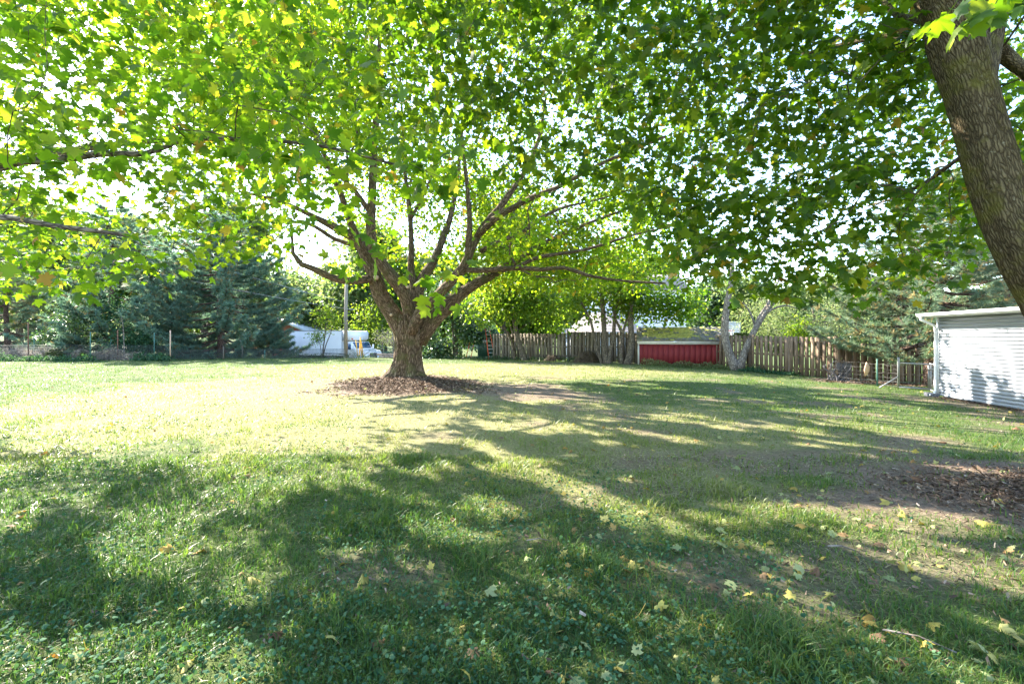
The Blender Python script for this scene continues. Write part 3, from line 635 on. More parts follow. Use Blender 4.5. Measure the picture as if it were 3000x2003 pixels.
px, py = proj(Q); k_ = ~((px > 2560) & (Q[:, 1] < 4.6) & (py > 100) & (Q[:, 1] > 0)); Q, R, s = Q[k_], R[k_], s[k_]
# the spray hanging in front of the trunk
Qx = np.array([W(a, b, d) for a, b, d in ((2775, 45, 2.5), (2800, 30, 2.55), (2840, 60, 2.5), (2885, 35, 2.45), (2925, 50, 2.6), (2815, 75, 2.6), (2890, 10, 2.5), (2940, 15, 2.55))]); ofx = np.tile([-.1, -.4, -.5], (len(Qx), 1))
Q = np.concatenate([Q, Qx]); R = np.concatenate([R, leaf_frames(len(Qx), ofx, (.4, .9), .5)]); s = np.concatenate([s, rng.uniform(.12, .15, len(Qx))])
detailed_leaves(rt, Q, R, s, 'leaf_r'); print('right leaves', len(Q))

lt_b = np.array([-8.2, 5.6, float(ground(-8.2, 5.6)) - .05])
lt = thing('maple_tree', 'maple whose low branches with large bright leaves hang across the upper left', 'tree', lt_b)
TL = [('trunk', [np.append(lt_b, .45), np.append(lt_b + [0, 0, .4], .33), np.append(lt_b + [.1, 0, 1.6], .29), np.append(lt_b + [.3, -.1, 3.0], .27), np.append(lt_b + [.4, -.1, 4.6], .22), np.append(lt_b + [.2, 0, 7.0], .13), np.append(lt_b + [.3, .2, 9], .06)], 18),
      ('limb', [np.append(lt_b + [.1, 0, 2.2], .13), np.append(lt_b + [1.2, -.2, 2.9], .10), Wr(-60, 488, 5.3, .05), Wr(150, 470, 5.2, .042), Wr(300, 450, 5.1, .034), Wr(430, 448, 5.0, .026), Wr(560, 400, 4.9, .015)], 9),
      ('limb', [np.append(lt_b + [.3, 0, 3.2], .10), np.append(lt_b + [1.8, -.8, 4.4], .06), np.append(lt_b + [3.6, -1.6, 5.0], .042), np.append(lt_b + [5.6, -2.2, 5.1], .032), np.append(lt_b + [7.4, -2.4, 4.8], .022), np.append(lt_b + [8.3, -2.5, 4.4], .014)], 10),
      ('limb', [np.append(lt_b + [.2, 0, 2.6], .10), np.append(lt_b + [1.6, .6, 3.8], .05), np.append(lt_b + [3.2, 1.2, 4.4], .035), np.append(lt_b + [5.0, 1.8, 4.6], .025), np.append(lt_b + [6.4, 2.2, 4.4], .02)], 9),
      ('limb', [np.append(lt_b + [.1, 0, 1.9], .09), np.append(lt_b + [1.5, -.8, 2.5], .065), Wr(-80, 640, 4.2, .03), Wr(180, 665, 4, .022), Wr(380, 690, 3.9, .014)], 8),
      ('limb', [np.append(lt_b + [.4, 0, 3.8], .10), np.append(lt_b + [1.8, -2.4, 4.6], .05), np.append(lt_b + [3.8, -3.4, 4.7], .035), np.append(lt_b + [5.6, -3.3, 4.2], .02)], 9)]
A = []
while len(A) < 2400:
    px = rng.uniform(-120, 1250); py = rng.uniform(-150, 900); d = 3.3 + 8.2 * rng.random() ** .62
    low = np.interp(px, [-120, 0, 150, 420, 540, 620, 800, 860, 1000, 1250], [860, 850, 860, 850, 810, 780, 760, 640, 560, 300])
    if py > low - 30 * rng.random(): continue
    if d < 4.6 and py > 560 and rng.random() < .6: continue
    if 180 < px < 760 and 110 < py < 300 and rng.random() < .5: continue      # openings to the sky
    if 560 < px < 880 and 330 < py and rng.random() < .3: continue
    if px > 850 and rng.random() < .80: continue
    p = W(px, py, d)
    if np.linalg.norm((p - lt_b)[:2]) > 9.2: continue
    A.append(p)
while len(A) < 2750:
    p = lt_b + np.array([rng.uniform(-6, 6.5), rng.uniform(-5.5, 5.5), rng.uniform(2.8, 9.5)]); q = p - lt_b
    if (q[0] / 6.5) ** 2 + (q[1] / 5.5) ** 2 + ((q[2] - 5.8) / 3.8) ** 2 > 1: continue
    if abs(p[0]) < 1.08 * p[1] and p[2] < EYE + .66 * p[1]: continue
    A.append(p)
# small sprays hanging before the big trunk
SPR = [(870, 520), (930, 560), (1000, 480), (1060, 600), (1090, 650), (1050, 740), (960, 640), (1120, 540), (1200, 480), (1270, 450), (1290, 520), (1340, 480), (1230, 560), (1300, 470), (1345, 845), (1330, 800), (1090, 790), (1000, 540), (880, 440), (1150, 400)]
A = np.array(A); A = A[~in_sun_gap(A, 1.0)]; sp = np.array([W(a, b, rng.uniform(3.2, 4.0)) for a, b in SPR])
Q, R, s = near_tree(lt, TL, np.concatenate([A, sp]), 'leaf', 'bark_g', 11, .18, (.07, .13), ltip=.0022)
detailed_leaves(lt, Q, R, s, 'leaf'); print('left leaves', len(Q))

# ------------------------------------------------------------------ white shed on the right
C1 = np.array([13.1, 14.85]); wd = np.array([-.5, -2.95]); wd /= np.linalg.norm(wd); nn_ = np.array([wd[1], -wd[0]])  # nn_ points to the lawn
if nn_[0] > 0: nn_ = -nn_
WLEN = 7.4; z0 = float(ground(13.1, 14.85)) + .06; ztop = WZ(930, 14.85)
shed = thing('garden_shed', 'white shed with pale grey vinyl siding, gutter and downspout at the right edge', 'shed', (C1[0], C1[1], z0))
Rw = np.stack([np.append(wd, 0), np.append(-nn_, 0), [0, 0, 1.]], 1)   # local x along wall, y into the shed, z up
def SH(u, v, z): return np.append(C1 + wd * u - nn_ * v, z)
ncl = 24; hc = (ztop - z0) / ncl; cl = None
for k_ in range(ncl):
    if cl is None:
        V = []
        for u in (0.03, WLEN):
            for y_, z_ in ((-.036, .012), (.02, .0), (.02, hc), (-.002, hc + .004)): V.append(Rw @ np.array([u, y_, z_]))
        cl = npmesh('clapboard', V, [np.array([[0, 1, 2, 3], [7, 6, 5, 4], [0, 4, 5, 1], [1, 5, 6, 2], [2, 6, 7, 3], [3, 7, 4, 0]])], M['siding'])
    o = bpy.data.objects.new('clapboard', cl); o.location = (0, 0, k_ * hc); link(o, shed)
w_ = MB()
w_.box(SH(WLEN / 2, 2.6, (z0 + ztop) / 2), (WLEN, 5.0, ztop - z0), Rw)
w_.prism([SH(0.05, .1, ztop), SH(.05, 5.1, ztop), SH(.05, 2.6, ztop + .06)], (0, 0, 0), np.append(wd * (WLEN - .1), 0)); w_.build('wall', M['siding'], shed)
MB().box(SH(WLEN / 2, 2.6, z0 - .1), (WLEN - .06, 4.9, .22), Rw).build('foundation', M['concrete'], shed)
MB().box(SH(0.0, -.012, (z0 + ztop) / 2), (.075, .05, ztop - z0), Rw).build('corner_trim', M['white'], shed)
for s1, s2 in ((-.36, 2.62), (5.56, 2.58)):
    rf = MB(); a = SH(-.22, s1, ztop + .06); b = SH(-.22, s2, ztop + .20); c_ = np.append(wd * (WLEN + .4), 0)
    rf.prism([a, b, b + [0, 0, .05], a + [0, 0, .05]], (0, 0, 0), c_); rf.build('roof', M['roof_tan'], shed)
MB().box(SH(WLEN / 2, -.17, ztop + .012), (WLEN + .36, .36, .02), Rw).build('soffit', M['white'], shed)
MB().box(SH(WLEN / 2, -.355, ztop + .06), (WLEN + .4, .02, .14), Rw).build('fascia', M['white'], shed)
g = MB(); prof = [(-.37, .01), (-.44, .015), (-.475, .06), (-.475, .095), (-.49, .10), (-.49, .12), (-.465, .12), (-.465, .03), (-.385, .03), (-.37, .12)]
g.prism([SH(-.24, v, ztop + z_) for v, z_ in prof], (0, 0, 0), np.append(wd * (WLEN + .44), 0))
g.build('gutter', M['white'], shed)
dp = MB(); dpts = [SH(-.12, -.43, ztop + .03), SH(-.10, -.42, ztop - .06), SH(-.03, -.30, ztop - .15), SH(-.02, -.12, ztop - .24), SH(-.02, -.075, ztop - .32), SH(-.02, -.075, z0 + .16), SH(-.02, -.10, z0 + .05), SH(-.02, -.22, z0 + .0)]
dp.tube(np.array(dpts), .038, 8); dp.build('downspout', M['white'], shed)
cb = MB(); cpos = np.append(C1 + nn_ * .12 - wd * .12, z0 - .02)
for dx in (-.19, 0, .19): cb.box(cpos + Rw @ np.array([dx, 0, 0]), (.035, .19, .18), Rw, .006)
for dy in (-.08, .08): cb.box(cpos + Rw @ np.array([0, dy, 0]), (.342, .03, .178), Rw, .004)
tag(cb.build('cinder_block', M['concrete']), 'dark hollow cinder block at the foot of the white shed corner', 'block')

# ------------------------------------------------------------------ wooden fence
def board_mesh(h, w, mname):
    c = .025; V = []
    for y_ in (-.01, .01):
        for x_, z_ in ((-w / 2, 0), (w / 2, 0), (w / 2, h - c), (w / 2 - c, h), (-w / 2 + c, h), (-w / 2, h - c)): V.append([x_, y_, z_])
    k = np.arange(6); return npmesh('board', V, [np.stack([k, (k + 1) % 6, (k + 1) % 6 + 6, k + 6], 1), k[::-1][None], (k + 6)[None]], M[mname])
def fence(label, a, b, h, mname, pitch=.262, w=.156, posts=2.4, post_up=.05, seed=1, tall_first=0):
    a = np.array(a, float); b = np.array(b, float); L = np.linalg.norm(b - a); d = (b - a) / L; nrm = np.array([d[1], -d[0]])
    if nrm[1] > 0: nrm = -nrm
    ga = float(ground(*a)); t = thing('wooden_fence', label, 'fence', (a[0], a[1], ga), 'stretches of board fence along the back of the yard')
    ang = math.atan2(d[1], d[0]); rg = random.Random(seed); bms = [board_mesh(h + dh, w, mname) for dh in (-.02, 0, .015)]
    n = int(L / pitch)
    for k_ in range(n * 2):
        front = k_ % 2 == 0; p = a + d * (pitch * .5 * (k_ + .5) + rg.uniform(-.008, .008)) + nrm * (.055 if front else -.055)
        z = float(ground(*p)) + rg.uniform(.02, .05)
        o = bpy.data.objects.new('board', rg.choice(bms)); o.location = (p[0] - a[0], p[1] - a[1], z - ga); o.rotation_euler = (rg.uniform(-.008, .008), rg.uniform(-.014, .014), ang + rg.uniform(-.02, .02)); link(o, t)
    for zz in (.35, h * .52, h - .25):
        rl = MB(); m = int(L / posts) + 1
        for q in range(m):
            p, e = a + d * (L * q / m), a + d * (L * (q + 1) / m); rl.bar([*p, float(ground(*p)) + zz], [*e, float(ground(*e)) + zz], .04, .09)
        rl.build('rail', M[mname], t)
    m = int(round(L / posts))
    for q in range(m + 1):
        p = a + d * (L * q / m) - nrm * 0.0; zb = float(ground(*p)); hh = h + post_up + (tall_first if q == 0 else 0)
        if q == 0 and tall_first: p = p + nrm * .12
        MB().box([*p, zb + hh / 2 - .1], (.085, .085, hh + .2), rotz(ang), .008).build('post', M[mname], t)
fence('weathered grey board fence with leaning trees in front, left of the tall post', (-1.35, 35.3), (3.75, 32.2), 1.80, 'wood', seed=1)
fence('grey board fence between the tall post and the red shed', (3.75, 32.2), (8.2, 29.9), 1.92, 'wood', seed=2, tall_first=.12)
fence('brownish board fence right of the red shed, running toward the pine', (11.9, 28.2), (14.75, 22.0), 1.88, 'wood2', pitch=.272, w=.163, seed=3)
fence('lower brown board fence behind the wire fence and metal gate', (14.78, 21.95), (19.4, 20.9), 1.62, 'wood2', pitch=.30, w=.172, seed=4)

# ------------------------------------------------------------------ red shed
ra = np.array([WX(1869, 29.2), 29.2]); rb = np.array([WX(2119, 28.0), 28.0]); rd = (rb - ra); rl_ = np.linalg.norm(rd); rd /= rl_; rn = np.array([rd[1], -rd[0]])
if rn[1] > 0: rn = -rn
rz = float(ground(*ra)) - .05; eave = WZ(1000, 28.8)
Rr = np.stack([np.append(rd, 0), np.append(-rn, 0), [0, 0, 1.]], 1)
def RS(u, v, z): return np.append(ra + rd * u - rn * v, z)
rs = thing('barn_shed', 'low red board shed with a mossy shingle roof set into the fence', 'shed', (*ra, rz))
nb = 16
pm = None
for k_ in range(nb):
    wdt = rl_ / nb; MB().box(RS((k_ + .5) * wdt, .02 + .0015 * (k_ % 2), (rz + eave - .12) / 2), (wdt - .0015, .03, eave - .12 - rz), Rr).build('wall_board', M['red'], rs)
wl_ = MB().box(RS(rl_ / 2, 1.25, (rz + eave) / 2), (rl_ - .04, 2.3, eave - rz - .02), Rr)
wl_.prism([RS(.03, .1, eave), RS(.03, 2.4, eave), RS(.03, 1.25, eave + .72)], (0, 0, 0), np.append(rd * (rl_ - .06), 0)); wl_.build('wall', M['red'], rs)
for u in (.03, rl_ - .03): MB().box(RS(u, -.01, (rz + eave) / 2), (.10, .05, eave - rz), Rr).build('corner_trim', M['whitedirt'], rs)
MB().box(RS(rl_ / 2, -.14, eave - .03), (rl_ + .1, .03, .17), Rr).build('fascia', M['whitedirt'], rs)
MB().box(RS(rl_ / 2, -.02, eave - .14), (rl_ + .02, .06, .06), Rr).build('frieze', M['white'], rs)
rise, run = .78, 1.42; slope = math.atan2(rise, run); ls = math.hypot(rise, run); nrow = 11
Rs_ = Rr @ np.array([[1, 0, 0], [0, math.cos(slope), -math.sin(slope)], [0, math.sin(slope), math.cos(slope)]])
for side in (0, 1):
    dk = MB()
    if side == 0: dk.prism([RS(-.08, -.18, eave + .02), RS(-.08, 1.25, eave + rise + .01), RS(-.08, 1.25, eave + rise + .05), RS(-.08, -.18, eave + .06)], (0, 0, 0), np.append(rd * (rl_ + .16), 0))
    else: dk.prism([RS(-.08, 2.68, eave + .02), RS(-.08, 1.25, eave + rise + .01), RS(-.08, 1.25, eave + rise + .05), RS(-.08, 2.68, eave + .06)], (0, 0, 0), np.append(rd * (rl_ + .16), 0))
    roof = dk.build('roof', M['roof_grey'], rs)
    if side == 0:
        rg = random.Random(5); sm = {}
        for r_ in range(nrow):
            u = -.08
            while u < rl_ + .05:
                wsh = rg.choice((.24, .30, .36)); wsh = min(wsh, rl_ + .08 - u)
                moss = rg.random() < (.93 if 0.2 < u < 3.0 and r_ > 1 else .12); key = (round(wsh, 2), moss)
                if key not in sm:
                    mm = MB().box((0, 0, 0), (wsh - .008, ls / nrow + .03, .012)); me_o = mm.build('shingle', M['moss_roof' if moss else 'roof_grey']); sm[key] = me_o.data; bpy.data.objects.remove(me_o)
                t_ = (r_ + .5) / nrow; o = bpy.data.objects.new('shingle', sm[key]); link(o, roof)
                c_ = RS(u + wsh / 2, -.19 + run * t_, eave + .075 + rise * t_) - ORG[rs.name]
                o.matrix_basis = Matrix.Translation(Vector(c_)) @ Matrix((Rs_ @ np.array([[1, 0, 0], [0, 1, .03], [0, -.03, 1]])).tolist()).to_4x4(); u += wsh
sc = MB().tube(np.array([RS(2.0, -.17, eave - .01), RS(2.12, -.19, eave - .03), RS(2.22, -.17, eave - .02)]), np.array([.03, .06, .03]), 8); sc.build('floodlight', M['white'], rs)

# ------------------------------------------------------------------ house, green shed, red house behind
hx0, hx1, hy = WX(1668, 44), WX(1905, 44), 44.0; he = WZ(976, 44); hz = -1.2
house = thing('house', 'pale sided house with a tan shingle roof showing behind the fence and trees', 'house', (hx0, hy, hz))
hw = MB().box(((hx0 + hx1) / 2, hy + 4, (hz + he) / 2), (hx1 - hx0 - .6, 7.4, he - hz)); hw.build('wall', M['white'], house)
rf = MB(); ridge = he + 2.0
rf.prism([(hx0, hy - .1, he), (hx0 + 2.6, hy + 4, ridge), (hx0 + 2.6, hy + 4, ridge + .06), (hx0, hy - .1, he + .06)], (0, 0, 0), (0, 0, .02))
V = [(hx0, hy - .1, he + .05), (hx1, hy - .1, he + .05), (hx1 - 2.4, hy + 4, ridge), (hx0 + 2.4, hy + 4, ridge), (hx0, hy + 8, he + .05), (hx1, hy + 8, he + .05)]
nr = 14
roof = npobj('roof', V, [np.array([[0, 1, 2, 3], [4, 3, 2, 5]]), np.array([[0, 3, 4], [1, 5, 2]])], M['roof_tan'], house)
cr = MB()
for q in range(nr):
    t_ = (q + .5) / nr; x0_, x1_ = hx0 + 2.4 * t_, hx1 - 2.4 * t_; yq = hy - .1 + 4.1 * t_; zq = he + .05 + (ridge - he - .05) * t_ + .03
    cr.box(((x0_ + x1_) / 2, yq, zq), (x1_ - x0_, 4.1 / nr + .06, .03), np.array([[1, 0, 0], [0, .9, -.42], [0, .42, .9]]))
cr.build('shingle_courses', M['roof_tan'], roof, kind='stuff')
MB().box(((hx0 + hx1) / 2, hy - .16, he), (hx1 - hx0, .1, .16)).build('gutter', M['white'], house)
ux0, ux1, uy = WX(1740, 50), WX(2010, 50), 50.0; uz = WZ(850, 50)
up = thing('house', 'taller two storey house with white clapboards and grey roof behind the tan roof', 'house', (ux0, uy, hz))
for q in range(22):
    zz = hz + (uz - hz) * (q + .5) / 22; MB().box(((ux0 + ux1) / 2, uy, zz), (ux1 - ux0, .05, (uz - hz) / 22 - .015), np.array([[1, 0, 0], [0, 1, -.06], [0, .06, 1]])).build('clapboard', M['white'], up)
MB().box(((ux0 + ux1) / 2, uy + 3.1, (hz + uz) / 2), (ux1 - ux0 - .02, 6, uz - hz)).build('wall', M['white'], up)
ru = MB(); ru.prism([(ux0 - .3, uy - .35, uz), (ux0 - .3, uy + 6.5, uz), (ux0 - .3, uy + 3.1, uz + 2.0)], (0, 0, 0), (ux1 - ux0 + .6, 0, 0)); ru.build('roof', M['roof_tan'], up)
for fx in (.25, .6):
    wx = ux0 + (ux1 - ux0) * fx; wf = MB()
    for dx, dz, w1, h1 in ((-.5, 0, .08, 1.3), (.5, 0, .08, 1.3), (0, .65, 1.08, .08), (0, -.65, 1.08, .08)): wf.box((wx + dx, uy - .05, uz - 1.5 + dz), (w1, .08, h1))
    wo = wf.build('window', M['white'], up); MB().box((wx, uy - .04, uz - 1.5), (.95, .03, 1.25)).build('pane', M['glass'], wo)

gx0, gx1 = WX(1399, 36.2), WX(1463, 36.2); gz = float(ground(-2, 36.2)); gtop = WZ(988, 36.2)
gs = thing('tool_shed', 'small dark green vertical board shed behind the leaning orange ladder', 'shed', (gx0, 36.2, gz))
nbd = 11
for q in range(nbd):
    wq = (gx1 - gx0) / nbd; MB().box((gx0 + wq * (q + .5), 36.2 + .006 * (q % 2), (gz + gtop) / 2), (wq - .014, .03, gtop - gz)).build('wall_board', M['greenshed'], gs)
MB().box(((gx0 + gx1) / 2, 37.2, (gz + gtop) / 2), (gx1 - gx0 - .03, 1.9, gtop - gz)).build('wall', M['greenshed'], gs)
rf = MB(); rf.prism([(gx0 - .12, 36.05, gtop), (gx1 + .25, 36.05, gtop - .02), (gx1 - .35, 36.05, gtop + .62), (gx0 + .5, 36.05, gtop + .5)], (0, 0, 0), (0, 2.3, 0)); rf.build('roof', M['greenshed'], gs)
MB().box((gx0 + .25, 36.12, gtop + .02), (.95, .06, .05)).build('eave_trim', M['whitedirt'], gs)
MB().tube(np.array([(gx0 + .52, 36.05, gtop - .32), (gx0 + .52, 36.12, gtop - .32)]), .17, 14).build('round_vent', M['steel'], gs)
bp_ = MB().prism([(WX(1447, 39), 39, WZ(978, 39)), (WX(1470, 39), 39, WZ(978, 39)), (WX(1466, 39), 39, WZ(992, 39)), (WX(1459, 39), 39, WZ(996, 39))], (0, 0, 0), (0, .08, 0))
bt = thing('lean_to_roof', 'pale blue roof panel just behind the green shed', 'roof', (WX(1458, 39), 39, 0)); bpo = bp_.build('panel', M['blueroof'], bt); MB().bar((WX(1462, 39.2), 39.2, -1), (WX(1462, 39.2), 39.2, WZ(990, 39)), .1).build('post', M['wood'], bt)

rhx0, rhx1, rhy = WX(735, 74), WX(885, 74), 74.0; rhz = -1.4; rhe = WZ(968, 74); rhp = WZ(938, 74)
rh = thing('house', 'red brick house with a pale gable roof half hidden behind pine and truck', 'house', (rhx0, rhy, rhz))
hm = MB().box(((rhx0 + rhx1) / 2, rhy + 4, (rhz + rhe) / 2), (rhx1 - rhx0, 8, rhe - rhz)); xm = rhx0 + (rhx1 - rhx0) * .55
hm.prism([(rhx0, rhy, rhe), (rhx1, rhy, rhe), (xm, rhy, rhp)], (0, 0, 0), (0, 8, 0)); hm.build('wall', M['redhouse'], rh)
rf = MB()
for xa in (rhx0 - .7, rhx1 + .7): rf.prism([(xa, rhy - .6, rhe - .3), (xm, rhy - .6, rhp + .02), (xm, rhy - .6, rhp + .28), (xa, rhy - .6, rhe - .05)], (0, 0, 0), (0, 9.2, 0))
rf.build('roof', M['roof_white'], rh)

# ------------------------------------------------------------------ box truck
tr_o = np.array([-23.1, 50.0, -1.32]); ta = math.radians(-28)
truck = thing('box_truck', 'white box truck with an overhanging cargo box parked on the street behind the lawn', 'truck', tr_o); Rt = rotz(ta)
def T_(x, y, z): return tr_o + Rt @ np.array([x, y, z])   # x forward from the box rear, y to its left
def tbox(mb, x0, x1, y0, y1, z0_, z1, bev=.03): return mb.box(T_((x0 + x1) / 2, (y0 + y1) / 2, (z0_ + z1) / 2), (x1 - x0, y1 - y0, z1 - z0_), Rt, bev)
tbox(MB(), 0, 7.7, 0, 2.45, 1.12, 3.55, .04).build('cargo_box', M['truckwhite'], truck)
ov = MB(); ov.prism([T_(7.7, .02, 2.55), T_(8.45, .02, 2.6), T_(8.7, .02, 2.75), T_(8.72, .02, 3.35), T_(8.55, .02, 3.52), T_(7.7, .02, 3.53)], (0, 0, 0), Rt @ np.array([0, 2.41, 0])); ov.build('cab_overhang', M['truckwhite'], truck)
for x_ in (.02, 7.66): tbox(MB(), x_, x_ + .06, -.015, .03, 1.12, 3.56, .005).build('corner_rail', M['steel' if x_ > 1 else 'dark'], truck)
tbox(MB(), 0, 7.7, -.02, .03, 1.10, 1.26, .01).build('side_rail', M['whitedirt'], truck)
tbox(MB(), 0, 7.7, -.02, .04, 3.5, 3.58, .01).build('top_rail', M['steel'], truck)
for x_ in np.linspace(.8, 7.0, 8): tbox(MB(), x_, x_ + .012, -.006, .01, 1.26, 3.5, 0).build('panel_seam', M['white'], truck)
ch = MB(); tbox(ch, .1, 9.3, .75, 1.7, .75, 1.1); tbox(ch, 1.0, 3.2, .05, .25, .62, 1.05); ch.build('chassis', M['dark'], truck)
tbox(MB(), 5.4, 6.6, .08, .6, .55, 1.0).build('fuel_tank', M['steel'], truck)
cab = MB(); cp = [(7.78, .95), (7.78, 2.42), (8.15, 2.5), (8.85, 2.46), (9.32, 1.82), (10.4, 1.62), (10.55, 1.45), (10.55, .75), (7.78, .6)]
cab.prism([T_(x, .1, z) for x, z in cp], (0, 0, 0), Rt @ np.array([0, 2.2, 0])); cab.build('cab', M['truckwhite'], truck)
ws = MB(); ws.prism([T_(8.90, .2, 2.40), T_(9.31, .2, 1.86), T_(9.345, .2, 1.885), T_(8.935, .2, 2.43)], (0, 0, 0), Rt @ np.array([0, 2.0, 0])); ws.build('windshield', M['glass'], truck)
dr = MB(); dr.prism([T_(8.0, .075, .85), T_(9.15, .075, .85), T_(9.15, .075, 1.80), T_(8.82, .075, 2.36), T_(8.0, .075, 2.36)], (0, 0, 0), Rt @ np.array([0, .03, 0])); door = dr.build('door', M['truckwhite'], truck)
wn_ = MB(); wn_.prism([T_(8.12, .065, 1.72), T_(9.02, .065, 1.72), T_(8.74, .065, 2.28), T_(8.12, .065, 2.28)], (0, 0, 0), Rt @ np.array([0, .012, 0])); wn_.build('window', M['glass'], door)
tbox(MB(), 8.1, 8.28, .04, .08, 1.5, 1.56, .01).build('handle', M['black'], door)
for yy in (-.22, 2.55):
    mi = MB(); tbox(mi, 9.1, 9.2, yy, yy + .16, 1.75, 2.2, .02); mi.bar(T_(9.05, .1 if yy < 0 else 2.3, 1.95), T_(9.12, yy + .08, 1.95), .03); mi.build('mirror', M['white'], truck)
gr = MB(); tbox(gr, 10.54, 10.60, .75, 1.65, .85, 1.42, .01)
gro = gr.build('grille', M['black'], truck)
for q in range(5): tbox(MB(), 10.6, 10.615, .78, 1.62, .9 + q * .11, .94 + q * .11, 0).build('grille_bar', M['steel'], gro)
for yy in (.18, 1.72): tbox(MB(), 10.5, 10.58, yy, yy + .48, 1.05, 1.32, .03).build('headlight', M['alu'], truck)
tbox(MB(), 10.5, 10.72, .1, 2.3, .5, .8, .04).build('bumper', M['white'], truck)
tbox(MB(), 8.72, 8.75, .2, .42, 2.68, 2.80, .01).build('marker_light', M['orange'], truck)
for x_, yy in ((1.9, .02), (1.9, 2.05), (9.75, .08), (9.75, 2.0)):
    w = MB(); c0, c1 = T_(x_, yy, .5), T_(x_, yy + .34, .5); w.tube(np.array([c0, c0 + (c1 - c0) * .15, c0 + (c1 - c0) * .85, c1]), np.array([.44, .5, .5, .44]), 20); wo = w.build('wheel', M['black'], truck)
    h = MB(); h.tube(np.array([c0 + (c0 - c1) * .02, c0 + (c1 - c0) * .2]), np.array([.26, .28]), 14); h.build('rim', M['steel'], wo)
wa = MB(); wa.prism([T_(9.75 + .62 * math.cos(a), .06, .52 + .62 * math.sin(a)) for a in np.linspace(0, math.pi, 9)], (0, 0, 0), Rt @ np.array([0, .05, 0])); wa.build('wheel_arch', M['truckwhite'], truck)

# ------------------------------------------------------------------ utility pole and cables
pb = np.array([WX(1013, 41.5), 41.5, float(ground(-14, 41.5)) - .1])
pole = thing('utility_pole', 'round wooden utility pole in front of the white truck', 'pole', pb)
MB().tube(np.array([pb, pb + [0, 0, 4], pb + [.05, 0, 7.2]]), np.array([.165, .155, .12]), 14).build('shaft', M['pole'], pole)
MB().bar(pb + [.05, -.2, 4.95], pb + [.95, -.3, 4.9], .03).build('bracket', M['alu'], pole)
MB().box(pb + [-.02, -.19, .35], (.05, .05, 2.2)).build('conduit', M['steel'], pole)
for lab, x_, zz, e in (('upper overhead cable running from the utility pole to the left', -.3, 5.6, (-40, 36, 13.0)), ('lower overhead cable running from the utility pole to the left', -.1, 5.0, (-40, 36, 9.8))):
    a = pb + [x_, 0, zz]; e = np.array(e, float); t_ = np.linspace(0, 1, 16)[:, None]; p = a + (e - a) * t_; p[:, 2] -= (4 * t_ * (1 - t_) * .5)[:, 0]
    tag(MB().tube(p, .018, 5).build('overhead_cable', M['cable']), lab, 'cable')

# ------------------------------------------------------------------ ladders, frame, planter, hoop
def ladder(label, base, top, w0, w1, n, mname='orange', mid=None):
    base = np.array(base, float); top = np.array(top, float); t = thing('ladder', label, 'ladder', base); d = top - base; side = np.array([1.0, .15, 0])
    for s_ in (-1, 1): MB().bar(base + side * s_ * w0 / 2, top + side * s_ * w1 / 2, .045, .09, (0, 1, 0)).build('side_rail', M[mname], t)
    for q in range(n):
        f = (q + .7) / (n + .3); wq = w0 + (w1 - w0) * f; c = base + d * f; MB().box(c, (wq - .04, .07, .03)).build('rung', M['alu'], t)
lz = float(ground(-1.5, 35.3))
ladder('orange ladder leaning against the dark green shed', (WX(1441, 35.2), 35.2, lz), (WX(1428, 36.0), 36.0, WZ(963, 36)), .44, .30, 8)
ladder('shorter orange ladder standing left of the dark green shed', (WX(1372, 36.4), 36.4, float(ground(-3, 36.4))), (WX(1387, 37), 37.0, WZ(985, 37)), .36, .3, 5)
af = thing('yellow_stand', 'bright yellow A frame of thin poles standing in front of the truck cab', 'frame', (WX(1053, 41), 41, float(ground(-13, 41))))
for a, b in (((1050, 1056), (1042, 996)), ((1052, 1056), (1056, 988)), ((1066, 1050), (1056, 988)), ((1061, 1054), (1055, 1000))):
    MB().bar(W(*a, 41 + (.3 if b[0] > 1050 else 0)), W(*b, 41), .055).build('leg', M['yellow'], af)
MB().bar(W(1043, 1004, 41), W(1057, 1000, 41), .04).build('crossbar', M['yellow'], af)
cf = thing('canopy', 'bare thin green metal canopy frame beside the truck bonnet', 'canopy', (WX(1120, 38.5), 38.5, float(ground(-10, 38.5))))
for a, b in (((1105, 1058), (1105, 1010)), ((1160, 1058), (1158, 1022)), ((1065, 1056), (1060, 1028))): MB().bar(W(*a, 38.5), W(*b, 38.5), .045).build('post', M['postgreen'], cf)
for a, b in (((1105, 1010), (1160, 1024)), ((1060, 1028), (1105, 1020)), ((1105, 1012), (1140, 1032)), ((1080, 1026), (1160, 1034)), ((1062, 1044), (1085, 1027)), ((1110, 1038), (1160, 1026))): MB().bar(W(*a, 38.6), W(*b, 38.8), .035).build('rafter', M['postgreen'], cf)
pl = thing('block_planter', 'low planter wall of tan concrete blocks beside the big trunk', 'planter', (WX(1110, 37), 37.0, float(ground(-10, 37))))
px0, px1 = WX(1111, 37), WX(1172, 37)
for r_ in range(2):
    x = px0 - (.18 if r_ else 0)
    while x < px1: MB().box((x + .2, 37.0, float(ground(-9, 37)) + .02 + .17 * (r_ + .5)), (.385, .2, .155), None, .015).build('block', M['brick'], pl); x += .4
MB().box(((px0 + px1) / 2, 37.6, float(ground(-9, 37)) + .1), (px1 - px0, 1.0, .3)).build('soil', M['dark'], pl)
bh = thing('basketball_hoop', 'basketball hoop with a clear white framed backboard behind the fence', 'hoop', (WX(2150, 33), 33.4, -1.2))
bx0, bx1, bz0, bz1 = WX(2120, 33), WX(2167, 33), WZ(973, 33), WZ(943, 33)
m_, nt_, out_ = mat('clear_acrylic'); gl_ = N(nt_, 'ShaderNodeBsdfPrincipled', Roughness=.15, Alpha=.55); gl_.inputs['Base Color'].default_value = (.62, .66, .70, 1); nt_.links.new(gl_.outputs[0], out_.inputs[0])
